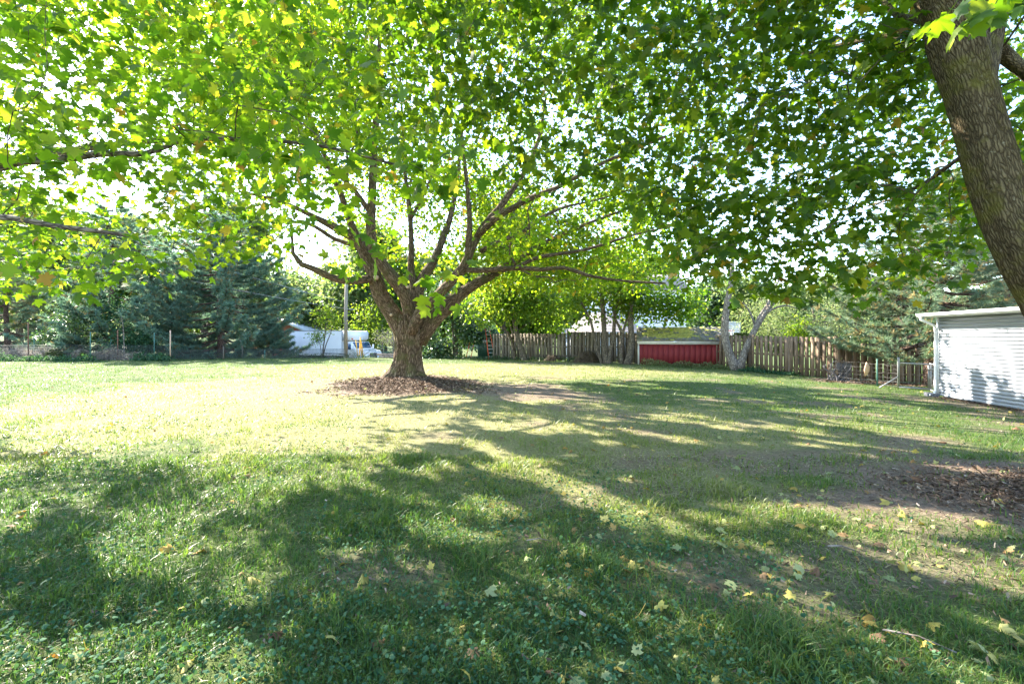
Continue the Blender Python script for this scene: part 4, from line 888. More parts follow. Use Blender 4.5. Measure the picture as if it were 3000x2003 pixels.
bb = MB().box(((bx0 + bx1) / 2, 33, (bz0 + bz1) / 2), (bx1 - bx0, .03, bz1 - bz0)).build('backboard', m_, bh)
fr = MB()
for (x, z, w, h_) in ((bx0, (bz0 + bz1) / 2, .06, bz1 - bz0), (bx1, (bz0 + bz1) / 2, .06, bz1 - bz0), ((bx0 + bx1) / 2, bz0, bx1 - bx0 + .06, .06), ((bx0 + bx1) / 2, bz1, bx1 - bx0 + .06, .06)): fr.box((x, 32.98, z), (w, .06, h_))
fr.build('backboard_frame', M['white'], bb)
sq = MB(); cx_ = bx0 + (bx1 - bx0) * .38
for (x, z, w, h_) in ((cx_ - .22, bz0 + .3, .04, .4), (cx_ + .22, bz0 + .3, .04, .4), (cx_, bz0 + .5, .48, .04), (cx_, bz0 + .1, .48, .04)): sq.box((x, 32.96, z), (w, .02, h_))
sq.build('target_square', M['white'], bb)
a = np.linspace(0, 2 * np.pi, 17); MB().tube(np.stack([cx_ - .1 + .23 * np.cos(a), 32.62 + .23 * np.sin(a), np.full(17, bz0 + .1)], 1), .015, 5).build('rim', M['orange'], bh)
nt2 = MB()
for q in range(12): aa = q / 12 * 6.28; nt2.bar((cx_ - .1 + .23 * math.cos(aa), 32.62 + .23 * math.sin(aa), bz0 + .1), (cx_ - .1 + .13 * math.cos(aa + .4), 32.62 + .13 * math.sin(aa + .4), bz0 - .3), .012)
nt2.build('net', M['white'], bh); MB().bar((cx_ + .3, 33.5, -1.2), (cx_ + .3, 33.3, bz0 + .2), .12).build('pole', M['steel'], bh)

# ------------------------------------------------------------------ wire fence with gate (right) and garden wire fence (left)
wf = thing('wire_fence', 'old wire mesh fence on thin stakes in front of the lower brown boards', 'fence', (*W(2420, 1110, 18.5)[:2], -.4))
gpts = [np.array([WX(2425, 20.8), 20.8]), np.array([WX(2570, 18.7), 18.7]), np.array([WX(2632, 17.9), 17.9]), np.array([WX(2726, 17.3), 17.3]), np.array([WX(2750, 16.0), 16.0])]
def gnd(p): return float(ground(p[0], p[1]))
tops = [.85, .95, .90, .98, .95]
def wire_panel(mb, a, b, h, ny_, dx, r):
    L = np.linalg.norm(b - a); za, zb = gnd(a), gnd(b); n = max(2, int(L / dx))
    for q in range(ny_):
        z = .06 + (h - .08) * q / (ny_ - 1); t_ = np.linspace(0, 1, 7)[:, None]; p = np.concatenate([a + (b - a) * t_, za + (zb - za) * t_ + z], 1); p[1:-1, 2] += rng.normal(0, .015, 5); mb.tube(p, r, 3, False)
    for q in range(n + 1):
        p = a + (b - a) * q / n; z = za + (zb - za) * q / n; mb.tube(np.array([[*p, z + .04], [*p, z + h]]), r, 3, False)
for q in range(2): m1 = MB(); wire_panel(m1, gpts[q], gpts[q + 1], .86, 6, .2, .0035); m1.build('wire_mesh', M['wire'], wf)
for q, (mm, r, h) in enumerate((('rust', .02, 1.0), ('postgreen', .025, 1.05))):
    p = gpts[q]; MB().tube(np.array([[*p, gnd(p) - .1], [*p, gnd(p) + h]]), r, 6).build('stake', M[mm], wf)
gt = thing('metal_gate', 'galvanised pipe gate with wire mesh between the wire fence and the white shed', 'gate', (*gpts[2], gnd(gpts[2])))
p2, p3, p4 = gpts[2], gpts[3], gpts[4]
MB().tube(np.array([[*p2, gnd(p2) - .1], [*p2, gnd(p2) + 1.12], [*p2, gnd(p2) + 1.16]]), np.array([.04, .04, .025]), 12).build('post', M['steel'], gt)
MB().tube(np.array([[*p3, gnd(p3) - .1], [*p3, gnd(p3) + 1.0]]), .032, 12).build('post', M['steel'], gt)
MB().tube(np.array([[*(p3 + [-.07, 0]), gnd(p3) + .1], [*(p3 + [-.07, 0]), gnd(p3) + .92]]), .022, 10).build('gate_stile', M['steel'], gt)
MB().tube(np.array([[*p2, gnd(p2) + .95], [*p3, gnd(p3) + .95]]), .028, 8).build('top_rail', M['steel'], gt)
MB().tube(np.array([[*p3, gnd(p3) + .96], [*p4, gnd(p4) + .99]]), .025, 8).build('top_rail', M['steel'], gt)
MB().tube(np.array([[*p2, gnd(p2) + .06], [*p3, gnd(p3) + .06]]), .04, 8).build('bottom_rail', M['steel'], gt)
MB().tube(np.array([[*p3, gnd(p3) + .04], [*p4, gnd(p4) + .04]]), .025, 8).build('bottom_rail', M['steel'], gt)
bs = W(2576, 1139, 17.6); MB().tube(np.array([[bs[0], bs[1], gnd(bs) + .02], [*p2, gnd(p2) + .45]]), .022, 8).build('brace', M['steel'], gt)
MB().box([*(p3 + [-.02, -.03]), gnd(p3) + .78], (.16, .06, .06)).build('latch', M['steel'], gt)
for a, b, h in ((p2, p3, .9), (p3, p4, .92)): m1 = MB(); wire_panel(m1, a, b, h, 6, .13, .0035); m1.build('wire_mesh', M['wire'], gt)
# netting bundle, plaque
nb_ = W(2450, 1112, 20.6); nbz = gnd(nb_); rb_ = MB(); prs = []
for q in range(14):
    a0 = nb_ + [rng.uniform(-.5, .5), rng.uniform(-.2, .2), 0]; a0[2] = nbz; pts = [a0]
    for s_ in range(5): pts.append(pts[-1] + [rng.normal(0, .14), rng.normal(0, .06), rng.uniform(.05, .22)])
    rb_.tube(spline(np.array(pts), .06), np.linspace(.035, .012, len(spline(np.array(pts), .06))), 5)
gz_ = np.linspace(0, 1, 9); V = []
for r_ in range(9):
    for c_ in range(9): V.append(nb_ + np.array([.02 + .62 * (c_ / 8) * (1 - .35 * r_ / 8), .05 * math.sin(c_ * 2.4 + r_) - .05, -nb_[2] + nbz + .78 * (1 - r_ / 8) ** .9 + .03 * math.sin(c_ * 1.7)]))
i9 = (np.arange(8)[:, None] * 9 + np.arange(8)[None]).ravel()
nbt = thing('netting_bundle', 'bundle of grey garden netting and sticks slumped at the left end of the wire fence', 'netting', (nb_[0], nb_[1], nbz))
rb_.build('sticks', M['net'], nbt, True); npobj('netting', V, [np.stack([i9, i9 + 1, i9 + 10, i9 + 9], 1)], M['net'], nbt, None, True)
oc = W(2541, 1083, 19.0); pr = [(-.09, -.26), (.0, -.2), (.08, -.05), (.10, .12), (.03, .24), (-.02, .30), (-.06, .2), (-.11, .02)]
tag(MB().prism([oc + [x, 0, z] for x, z in pr], (0, 0, 0), (0, .03, 0)).build('garden_plaque', M['tan']), 'tan bird shaped plaque hung on the wire fence', 'plaque')

lf = thing('wire_fence', 'garden wire fence on mismatched stakes along the left back edge of the lawn', 'fence', (-25, 33.5, 0))
stakes = [(83, 945, 1026, 'rust', .035, 33.5), (265, 972, 1040, 'postgreen', .03, 32.8), (345, 966, 1022, 'rust', .035, 33.8), (452, 974, 1040, 'postgreen', .028, 33.0), (499, 967, 1038, 'tan', .035, 33.2), (100, 985, 1020, 'postgreen', .03, 34.5), (655, 1014, 1046, 'wood', .05, 35.0), (325, 990, 1020, 'postgreen', .025, 35.0), (776, 1025, 1050, 'postgreen', .03, 35.6)]
sp_ = []
for px_, t_, b_, mm, r, d in stakes:
    p = np.array([WX(px_, d), d]); zb = gnd(p) - .1; MB().tube(np.array([[*p, zb], [*p, WZ(t_, d)]]), r, 6).build('stake', M[mm], lf)
fpts = [np.array([WX(a, d), d]) for a, d in ((-150, 33.6), (265, 32.9), (452, 33.1), (499, 33.3), (655, 35.1), (776, 35.6), (860, 36.1), (1010, 37), (1100, 38))]
for q in range(len(fpts) - 1):
    m1 = MB(); wire_panel(m1, fpts[q], fpts[q + 1], (1.05 if q < 3 else .72), 12, .1, .007 if q < 3 else .008); m1.build('wire_mesh', M['darkmesh'], lf, kind='stuff')
MB().tube(np.array([W(945, 1034, 37), W(1000, 1036, 37), W(1018, 1038, 37.2), W(1024, 1050, 37.3)]), .025, 6).build('top_rail', M['black'], lf)

# ------------------------------------------------------------------ pines
def pine(name, label, base, H, rmax, z0_, mname, seed, tuft=.26, nw=.5, per=5, trunk_r=.28, dens=1.0, lean=(0, 0), filt=True, group=None, low=None, wn=.014):
    global rng
    keep_rng = rng; rng = np.random.default_rng(seed)
    base = np.array(base, float); t = thing(name, label, 'tree', base, group); hs = np.linspace(0, H, 14); tp = np.stack([base[0] + lean[0] * (hs / H) ** 1.5 + .08 * np.sin(hs), base[1] + lean[1] * (hs / H) ** 1.5, base[2] + hs], 1)
    MB().tube(tp, trunk_r * (1 - hs / H * .93), 12).build('trunk', M['bark_pine'], t, True)
    br = MB(); Pt, Dt = [], []; z = z0_
    while z < H * .985:
        f = (z - z0_) / (H - z0_); Lm = rmax * (1 - f) ** .55 * (1 if low is None else np.interp(f, [0, .12], [low, 1])); a0 = rng.uniform(0, 6.28)
        for q in range(per):
            a = a0 + q * 6.283 / per + rng.normal(0, .2); Lb = Lm * rng.uniform(.6, 1.12); d = np.array([math.cos(a), math.sin(a), 0]); n = max(4, int(Lb / .3)); u = np.linspace(0, 1, n)
            o = np.array([np.interp(z, hs, tp[:, 0]), np.interp(z, hs, tp[:, 1]), base[2] + z]); bend = rng.normal(0, .25)
            p = o + d * (u * Lb)[:, None] + np.cross(d, [0, 0, 1.]) * (bend * u ** 2 * Lb * .4)[:, None]; p[:, 2] += Lb * ((.25 * f - .10) * u + .20 * u ** 2.5 - .10 * np.sin(u * 3.1)) + rng.normal(0, .03, n)
            br.tube(p, trunk_r * .22 * (Lb / rmax) ** .8 * (1 - u * .85) + .006, 5, False)
            for s_ in range(int(Lb * 10.5 * dens)):
                uu = rng.uniform(.22, 1) ** .8; b0_ = np.array([np.interp(uu, u, p[:, k]) for k in range(3)]); sd = d + np.cross(d, [0, 0, 1.]) * rng.choice((-1, 1)) * rng.uniform(.5, 1.6) + np.array([0, 0, rng.uniform(-.05, .35)]); sd /= np.linalg.norm(sd)
                ln = rng.uniform(.2, .75) * min(1, Lb / 2.5) * (1.15 - uu * .6); b1 = b0_ + sd * ln
                if rng.random() < .5: br.tube(np.array([b0_, b1]), .008, 3, False)
                for w in (1.0, .6, .3) if dens > .5 else (1.0, .5):
                    Pt.append(b0_ + sd * ln * w); Dt.append(sd)
        z += nw * rng.uniform(.75, 1.25)
    br.build('branches', M['bark_pine'], t, True, 'stuff')
    Pt = np.array(Pt); Dt = np.array(Dt)
    if filt: k_ = ~in_sun_gap(Pt, .97); Pt, Dt = Pt[k_], Dt[k_]
    nn = 8; m = len(Pt); P = np.repeat(Pt, nn, 0); D = np.repeat(Dt, nn, 0) * .75 + rng.normal(0, .55, (m * nn, 3)) + np.array([0, 0, .22]); D /= np.linalg.norm(D, axis=1, keepdims=True)
    S = np.cross(D, rng.normal(0, 1, (m * nn, 3))); S /= np.linalg.norm(S, axis=1, keepdims=True); ln = rng.uniform(.7, 1.15, m * nn)[:, None] * tuft
    V = np.stack([P - S * wn * 1.5, P + S * wn * 1.5, P + D * ln], 1).reshape(-1, 3); T = np.arange(m * nn * 3).reshape(-1, 3)
    npobj('needles', V, [T], M[mname], t, {'var': np.repeat(np.repeat(rng.random(m), nn), 3)}, kind='stuff'); rng = keep_rng; return t
pg = 'pines beyond the yard'
pine('pine_tree', 'broad blue green pine left of the white truck', (WX(646, 41), 41, -.6), 12.5, 8.0, .4, 'needle', 1, .36, .60, 7, .34, 1.0, wn=.018, low=.8)
pine('pine_tree', 'dark pine with a bare pole trunk behind the rusty stake', (WX(330, 39), 39, -.5), 13, 6.0, 1.0, 'needle', 2, .36, .7, 6, .30, .9, wn=.018)
pine('pine_tree', 'bushy blue green pine between the two thin garden stakes', (WX(510, 43), 43, -.8), 11, 6.0, .5, 'needle', 8, .38, .65, 6, .28, .8, wn=.02)
pine('pine_tree', 'tall pine whose spiky top shows through the upper left leaves', (WX(600, 60), 60, -1.4), 32, 7.0, 6, 'needle', 3, .5, 1.1, 5, .45, .45, wn=.024)
pine('pine_tree', 'pale sunlit pine at the left edge behind the brush heap', (WX(20, 42), 42, -.8), 10.5, 6.5, .7, 'needle_p', 4, .36, .7, 6, .28, .8, wn=.02)
pine('pine_tree', 'pine with brown needles and pale knobby trunk between gate and white shed', (WX(2727, 19.6), 19.6, gnd([17, 19.6]) - .05), 8.5, 4.3, 1.5, 'needle_p', 5, .24, .40, 7, .30, 1.35, wn=.009, low=.95, filt=False)
pine('pine_tree', 'tall pale pine rising behind the white shed roof', (WX(2960, 27), 27, -.8), 13.5, 6.0, 1.6, 'needle_p', 6, .32, .65, 6, .32, 1.0, wn=.016, filt=False)
# knobs on the pine trunk by the gate
pine('young_pine', 'low dense young pine hiding the rear end of the truck', (WX(797, 42), 42, -.9), 3.6, 2.1, .15, 'needle', 9, .34, .34, 7, .09, 1.5, wn=.018)
kt = bpy.data.objects['pine_tree.005']
for q in range(9):
    a = rng.uniform(2.2, 5.2); z = rng.uniform(.5, 2.3); c = np.array([WX(2727, 19.6) + .30 * math.cos(a), 19.6 + .30 * math.sin(a), gnd([17, 19.6]) + z]); d = np.array([math.cos(a), math.sin(a), .15])
    MB().tube(np.array([c, c + d * .14, c + d * .2]), np.array([.09, .06, .03]), 8).build('branch_stub', M['bark_p'], kt, True)

# ------------------------------------------------------------------ broadleaf trees and shrubs
def shrub(name, label, base, stems, blobs, mname, barkm, nA, cnt, spread, size, tm='oval', cat='tree', group=None, filt=True, bf=.3, rtip=.006, seg=.5, seed=1, flat=.8, wob=.12):
    """stems: polylines of (x,y,z,r); blobs: ellipsoids (cx,cy,cz,rx,ry,rz,weight) that hold the foliage"""
    global rng
    kr = rng; rng = np.random.default_rng(seed); t = thing(name, label, cat, base, group); P0, par0, fix = [], [], []
    for s_ in stems:
        L_ = spline(np.array(s_, float), .2); nm = 'trunk' if L_[:, 3].max() > .035 else 'stem'; MB().tube(L_[:, :3], L_[:, 3], 12 if L_[0, 3] > .06 else 6).build(nm, M[barkm], t, True)
        for q in range(len(L_)): par0.append(-1 if q == 0 else len(P0) - 1); P0.append(L_[q, :3]); fix.append(L_[q, 3])
    bl = []
    for b in blobs:
        ns = 3 if b[3] < 1 else 9
        for _ in range(ns):
            v = rng.normal(0, 1, 3); v = v / np.linalg.norm(v) * rng.uniform(.2, .95); k = rng.uniform(.26, .55); bl.append([b[0] + v[0] * b[3], b[1] + v[1] * b[4], b[2] + v[2] * b[5], b[3] * k * 1.15, b[4] * k * 1.15, b[5] * k * .8, b[6] / ns * (.5 + k)])
    bl = np.array(bl, float); w = bl[:, 6] / bl[:, 6].sum(); A = []
    for b, ww in zip(bl, w):
        n = max(3, int(nA * ww)); p = rng.normal(0, 1, (n, 3)); p /= np.linalg.norm(p, axis=1, keepdims=True); p *= rng.uniform(.25, 1, (n, 1)) ** .55; A.append(b[:3] + p * b[3:6])
    A = np.concatenate(A); A = A[A[:, 2] > np.array(ground(A[:, 0], A[:, 1])) + .03]
    if filt: A = A[~in_sun_gap(A, .97)]
    P, par, isA = mst(P0, par0, A, bf, seg, wob); r = radii(P, par, fix, rtip); mb_ = branch_mesh(P, par, r, len(P0))
    if mb_.n: mb_.build('branches', M['twig' if barkm != 'bark_p' else 'bark_p'], t, True, 'stuff')
    if cnt:
        Q, off = scatter_leaves(P[isA], cnt, spread, flat)
        if filt: k_ = ~in_sun_gap(Q, .9); Q, off = Q[k_], off[k_]
        V, T, var = stamp(Q, leaf_frames(len(Q), off, (.0, .7), .8), rng.uniform(*size, len(Q)), LT[tm]); npobj('foliage', V, [T], M[mname], t, {'var': var}, kind='stuff')
    rng = kr; return t
def st(*rows): return [Wr(a, b, d, r) for a, b, d, r in rows]
def g_(px_, d): x = WX(px_, d); return np.array([x, d, float(ground(x, d)) - .05])
fg = 'trees in front of the board fence'
def blob(px_, py_, d, rx, ry, rz, w=1): return [*W(px_, py_, d), rx, ry, rz, w]
shrub('leaning_tree', 'slender tree leaning left in front of the fence, nearest the orange ladder', g_(1505, 34), [st((1508, 1062, 34, .12), (1506, 1030, 34, .11), (1497, 992, 34, .095), (1478, 962, 33.8, .07), (1462, 956, 33.6, .055), (1445, 935, 33.4, .045), (1430, 900, 33.2, .03)), st((1500, 1000, 34, .07), (1502, 975, 34.2, .06), (1495, 955, 34.3, .045), (1490, 900, 34.3, .03))],
      [blob(1450, 880, 33.5, 2.2, 2, 1.7, 1)], 'leaf_y', 'bark_g', 90, 26, .45, (.13, .2), 'maple_mid', seed=11, group=None)
shrub('leaning_tree', 'thicker maple trunk leaning left in front of the fence with bright yellow green crown', g_(1537, 33.2), [st((1540, 1062, 33.2, .22), (1530, 1030, 33.2, .19), (1517, 990, 33.2, .17), (1508, 950, 33.2, .155), (1500, 900, 33.2, .13), (1490, 830, 33.4, .09), (1480, 740, 33.6, .05))],
      [blob(1500, 830, 33.5, 3.4, 2.6, 2.4, 1.3), blob(1600, 905, 33, 2.4, 1.6, 1.3, .8), blob(1480, 680, 34, 2.6, 2.4, 2, .7)], 'leaf_y', 'bark_g', 330, 26, .5, (.13, .2), 'hex', seed=12)
shrub('multi_stem_maple', 'maple with three stems from one base before the fence, just left of the red shed', g_(1778, 29.8), [st((1781, 1076, 29.8, .22), (1773, 1040, 29.8, .17), (1771, 990, 29.8, .155), (1768, 930, 29.8, .15), (1764, 870, 29.8, .13), (1760, 780, 29.8, .09), (1750, 680, 29.8, .05)), st((1783, 1072, 29.7, .15), (1788, 1030, 29.7, .13), (1797, 985, 29.7, .12), (1801, 930, 29.7, .105), (1810, 880, 29.7, .08), (1830, 800, 29.7, .05)), st((1766, 1068, 30, .12), (1752, 1030, 30, .10), (1740, 985, 30, .085), (1733, 950, 30, .08), (1716, 910, 30.1, .065), (1690, 860, 30.2, .04))],
      [blob(1760, 800, 30, 3.6, 2.8, 2.2, 1.2), blob(1700, 880, 30.4, 2.0, 1.6, 1.2, .5), blob(1850, 880, 29.8, 1.6, 1.5, 1.1, .4), blob(1770, 640, 30, 3.0, 2.6, 2.4, .8)], 'leaf_y', 'bark_g', 330, 26, .5, (.13, .2), 'hex', seed=13)
shrub('forked_tree', 'pale barked tree with a high fork standing against the left end of the red shed', g_(1823, 30.0), [st((1822, 1066, 30, .17), (1819, 1030, 30, .12), (1822, 990, 30, .11), (1822, 975, 30, .10), (1812, 952, 30, .085), (1803, 935, 30.1, .07), (1790, 890, 30.2, .04)), st((1822, 985, 30, .09), (1832, 950, 29.9, .075), (1838, 925, 29.9, .06), (1845, 870, 29.9, .03))],
      [blob(1820, 880, 30.2, 1.6, 1.3, 1.1, 1)], 'leaf_y', 'bark_p', 70, 24, .4, (.12, .18), 'maple_mid', seed=14)
shrub('maple_tree', 'single stout maple trunk with a curved foot touching the red shed', g_(1842, 29.2), [st((1836, 1070, 29.2, .24), (1843, 1045, 29.2, .20), (1850, 1005, 29.2, .185), (1848, 950, 29.2, .175), (1848, 900, 29.2, .15), (1860, 820, 29.2, .10), (1880, 720, 29.3, .05))],
      [blob(1880, 780, 29.3, 3.4, 2.6, 2.2, 1.2), blob(1950, 890, 28.9, 2.2, 1.2, .9, .6), blob(1900, 640, 29.5, 2.6, 2.4, 2, .6)], 'leaf', 'bark_g', 280, 26, .5, (.13, .2), 'hex', seed=15)
shrub('forked_tree', 'grey barked tree forking low into a wide bare V right of the red shed', g_(2160, 26.3), [st((2158, 1082, 26.3, .30), (2140, 1045, 26.3, .23), (2126, 1000, 26.3, .20), (2124, 950, 26.3, .19), (2130, 890, 26.3, .16), (2142, 820, 26.3, .12), (2150, 720, 26.4, .07)), st((2166, 1080, 26.2, .26), (2180, 1035, 26.2, .19), (2200, 990, 26.2, .165), (2215, 960, 26.2, .14), (2255, 900, 26.2, .10), (2290, 870, 26.2, .075), (2340, 850, 26.2, .045)), st((2202, 985, 26.2, .13), (2225, 930, 26.3, .10), (2250, 890, 26.4, .085), (2265, 850, 26.5, .07), (2290, 810, 26.5, .04)), st((2240, 920, 26.2, .07), (2265, 905, 26.1, .055), (2300, 895, 26, .045), (2340, 905, 26, .025)), st((2212, 955, 26.3, .06), (2200, 920, 26.4, .05), (2180, 890, 26.5, .03), (2160, 880, 26.5, .02))],
      [blob(2150, 760, 26.5, 2.0, 1.8, 1.3, 1), blob(2230, 840, 26.5, 1.6, 1.2, .7, .4)], 'leaf_p', 'bark_p', 130, 8, .35, (.09, .14), 'oval', seed=16)
shrub('vine_thicket', 'dense leafy thicket with a vine covered trunk right of the big maple', g_(1330, 37), [st((1335, 1060, 37, .22), (1333, 1000, 37, .2), (1328, 930, 37, .17), (1320, 840, 37, .1))], [blob(1320, 900, 37, 2.6, 1.8, 2.6, 1.1), blob(1385, 960, 36.6, 1.4, .9, 1.5, .6), blob(1290, 1030, 36.8, 1.5, .9, .8, .5), blob(1250, 1000, 38, 1.2, 1, 1.4, .3)], 'leaf_d', 'bark_g', 330, 26, .42, (.11, .2), 'hex', 'thicket', seed=17)
shrub('sapling', 'young yellow green tree with two thin stems in front of the truck box', g_(945, 37.2), [st((945, 1062, 37.2, .06), (946, 1030, 37.2, .05), (951, 990, 37.2, .045), (955, 950, 37.2, .035), (956, 905, 37.2, .02)), st((946, 1045, 37.2, .05), (955, 1010, 37.1, .04), (967, 980, 37.1, .03), (980, 940, 37, .02)), st((942, 1050, 37.2, .03), (938, 1010, 37.3, .025), (925, 985, 37.3, .015))],
      [blob(955, 940, 37.2, 1.3, 1.0, 1.6, 1), blob(925, 985, 37.2, .7, .5, .5, .3), blob(985, 940, 37.2, .7, .6, .8, .3)], 'leaf_y', 'bark_g', 120, 12, .2, (.10, .16), 'oval', 'sapling', seed=18, rtip=.008)
shrub('weeping_shrub', 'grey bare weeping shrub behind the block planter', g_(1150, 42), [st((1155, 1060, 42, .12), (1152, 1000, 42, .1), (1150, 960, 42, .05))], [blob(1148, 985, 42, 1.8, 1.5, 1.2, 1)], 'leaf_p', 'bark_p', 420, 2, .2, (.06, .1), 'oval', 'shrub', seed=19, rtip=.012, wob=.25)
shrub('silver_shrub', 'large silvery leaved shrub behind the right board fence', g_(2420, 27), [st((2420, 1100, 27, .12), (2400, 1000, 27, .1), (2380, 900, 27, .06))], [blob(2330, 950, 27.5, 2.6, 1.8, 2.0, 1), blob(2440, 945, 25, 1.6, 1.5, 1.5, .8), blob(2420, 880, 27.5, 2.5, 2, 1.6, .8), blob(2490, 990, 22.3, .9, .7, .8, .5), blob(2250, 900, 29.5, 2.2, 1.6, 1.6, .7)], 'leaf_p', 'bark_g', 420, 26, .32, (.07, .12), 'oval', 'shrub', seed=20)
shrub('yellow_shrub', 'bright yellow green bush glowing behind the right board fence', g_(2345, 26), [st((2345, 1080, 26, .06), (2345, 980, 26, .04))], [blob(2345, 965, 25.6, 1.1, .8, .9, 1)], 'leaf_y', 'bark_g', 90, 24, .25, (.08, .14), 'oval', 'shrub', seed=21)
shrub('glossy_shrub', 'tall shrub with glinting pale leaves behind the rusty stakes', g_(215, 36), [st((225, 1050, 36, .06), (220, 980, 36, .05), (215, 900, 36, .03))], [blob(215, 960, 36, 2.4, 1.4, 1.9, 1), blob(160, 1000, 35.5, 1.2, .8, .9, .3)], 'leaf_d', 'bark_g', 190, 22, .33, (.12, .2), 'oval', 'shrub', seed=22)
shrub('dark_shrub', 'deep green large leaved bush under the pines', g_(400, 36), [st((400, 1050, 36, .05), (398, 980, 36, .03))], [blob(400, 985, 36, 1.6, 1.2, 1.4, 1), blob(330, 900, 37, 1.6, 1.2, 1.8, .8)], 'ivy', 'bark_g', 150, 24, .33, (.13, .22), 'oval', 'shrub', seed=23)
shrub('sapling', 'thin bare stemmed sapling between the garden stakes', g_(363, 34.5), [st((364, 1040, 34.5, .04), (363, 1000, 34.5, .035), (360, 950, 34.5, .025), (352, 910, 34.5, .015))], [blob(355, 920, 34.5, .8, .6, .7, 1)], 'leaf_p', 'bark_p', 26, 8, .25, (.1, .16), 'oval', 'sapling', seed=24)
shrub('sapling', 'spindly pale sapling in front of the blue green pine', g_(708, 36.2), [st((708, 1056, 36.2, .035), (712, 1010, 36.2, .03), (722, 985, 36.2, .018)), st((710, 1020, 36.2, .02), (702, 990, 36.2, .012))], [blob(715, 975, 36.2, .9, .6, .6, 1)], 'leaf_d', 'bark_p', 34, 10, .25, (.08, .13), 'oval', 'sapling', seed=25)
shrub('leafy_bush', 'green bush standing behind the block planter, left of the big trunk', g_(1120, 50), [st((1120, 1040, 50, .1), (1120, 950, 50, .06))], [blob(1110, 935, 52, 3, 2.5, 2.6, 1), blob(1085, 990, 55, 2.2, 2, 1.4, .6)], 'leaf_y', 'bark_g', 230, 24, .5, (.16, .26), 'oval', 'bush', seed=26)

# trees far behind: three kinds, each copied with its parts
def far_proto(seed, H, rx, mname, tm='hex'):
    bl = []; r_ = np.random.default_rng(seed)
    for q in range(9): a = r_.uniform(0, 6.28); rr = r_.uniform(.2, .75); z = r_.uniform(.32, .92); bl.append([rx * rr * math.cos(a), 24 + rx * rr * math.sin(a), H * z, rx * r_.uniform(.35, .6), rx * r_.uniform(.35, .6), H * r_.uniform(.10, .2), 1])
    return shrub('background_tree', 'x', (0, 24, 0), [[(0, 24, 0, .3), (.1, 24, H * .3, .25), (.2, 24, H * .6, .15), (0, 24, H * .85, .06)]], bl, mname, 'bark_g', 420, 24, .75, (.28, .5), tm, 'tree', 'trees far behind the yard', False, .3, .02, 1.2, seed)
protos = [far_proto(41, 14, 5.0, 'leaf_far'), far_proto(42, 17, 5.5, 'leaf_far'), far_proto(43, 12, 5.0, 'leaf_y'), far_proto(44, 15, 5.2, 'leaf_d')]
def copy_tree(root):
    r_ = root.copy(); C.objects.link(r_)
    for ch in root.children: c = ch.copy(); C.objects.link(c); c.parent = r_
    return r_
far = [(1, 60, 58, 1.25, 'tall pale tree above the brush heap'), (0, 290, 60, 1.35, 'tall grey green tree above the glossy shrub'), (2, 470, 62, 1.4, 'tall yellow green tree above the bushy pine'), (1, 760, 66, 1.25, 'tall pale tree above the red brick house'), (0, 1090, 60, 1.2, 'tall pale tree above the truck cab'), (2, 1290, 58, 1.35, 'tall yellow green tree behind the fork of the big maple'), (1, 1480, 60, 1.3, 'tall pale tree above the green shed'), (0, 905, 82, 1.0, 'pale tree far behind the truck box'), (3, 1060, 84, 1.0, 'dark tree far behind the truck cab'), (1, 985, 105, 1.1, 'hazy tall tree above the utility pole'), (2, 1130, 90, 1.1, 'yellow green tree far behind the block planter'), (0, 820, 100, 1.1, 'grey green tree above the red brick house'), (1, 730, 95, .95, 'tree far behind the blue green pine'),
       (3, 1240, 70, .8, 'dark tree far behind the vine thicket'), (2, 1350, 75, .95, 'yellow green tree far behind the orange ladders'), (1, 1450, 85, 1.0, 'pale tree far behind the green shed'), (2, 1560, 62, 1.0, 'yellow green tree beyond the leaning trees'), (0, 1680, 80, 1.1, 'pale tree left of the white house'), (1, 1960, 75, 1.0, 'tall pale tree beyond the red shed roof'),
       (3, 2080, 62, .75, 'dark tree beyond the basketball hoop'), (0, 2200, 58, .8, 'pale tree beyond the bare V tree'), (0, 2340, 52, .7, 'pale tree beyond the silvery shrub'), (1, 2500, 60, .75, 'pale tree left of the pine by the gate'), (3, 2640, 50, .75, 'dark tree behind the pine by the gate'), (2, 2800, 60, .8, 'yellow green tree behind the white shed'), (0, 2980, 52, .8, 'pale tree behind the right end of the white shed'),
       (1, 560, 90, 1.0, 'pale tree behind the dark pines'), (0, 420, 85, .9, 'grey green tree behind the glossy shrub'), (1, 260, 80, .9, 'pale tree behind the bare pole trunk pine'), (0, 120, 85, .9, 'pale tree behind the brush heap'), (3, -60, 75, .9, 'dark tree beyond the left edge'), (0, 1850, 120, 1.2, 'hazy tree above the tan roof'), (1, 1250, 120, 1.2, 'hazy tree behind the big trunk'), (0, 700, 140, 1.3, 'hazy tree on the far left slope')]
used = set()
for k_, px_, d, sc_, lab in far:
    o = protos[k_] if k_ not in used else copy_tree(protos[k_]); used.add(k_); x = WX(px_, d)
    o.location = (x, d, float(ground(x, d)) - .2); o.scale = (sc_,) * 3; o.rotation_euler = (0, 0, rng.uniform(0, 6.28)); o['label'] = lab
# wooded slope beyond
n = 3800; yy = rng.uniform(150, 270, n); xx = rng.uniform(-1.15, 1.15, n) * yy; zz = np.array(ground(xx, yy)) + rng.uniform(0, 11, n) ** 1.0
V, T, var = stamp(np.stack([xx, yy, zz], 1), leaf_frames(n, rng.normal(0, 1, (n, 3)), (0, .6), .8), rng.uniform(2.2, 5.0, n), LT['maple_mid']); npobj('far_woods', V, [T], M['leaf_far'], None, {'var': var}, kind='stuff')

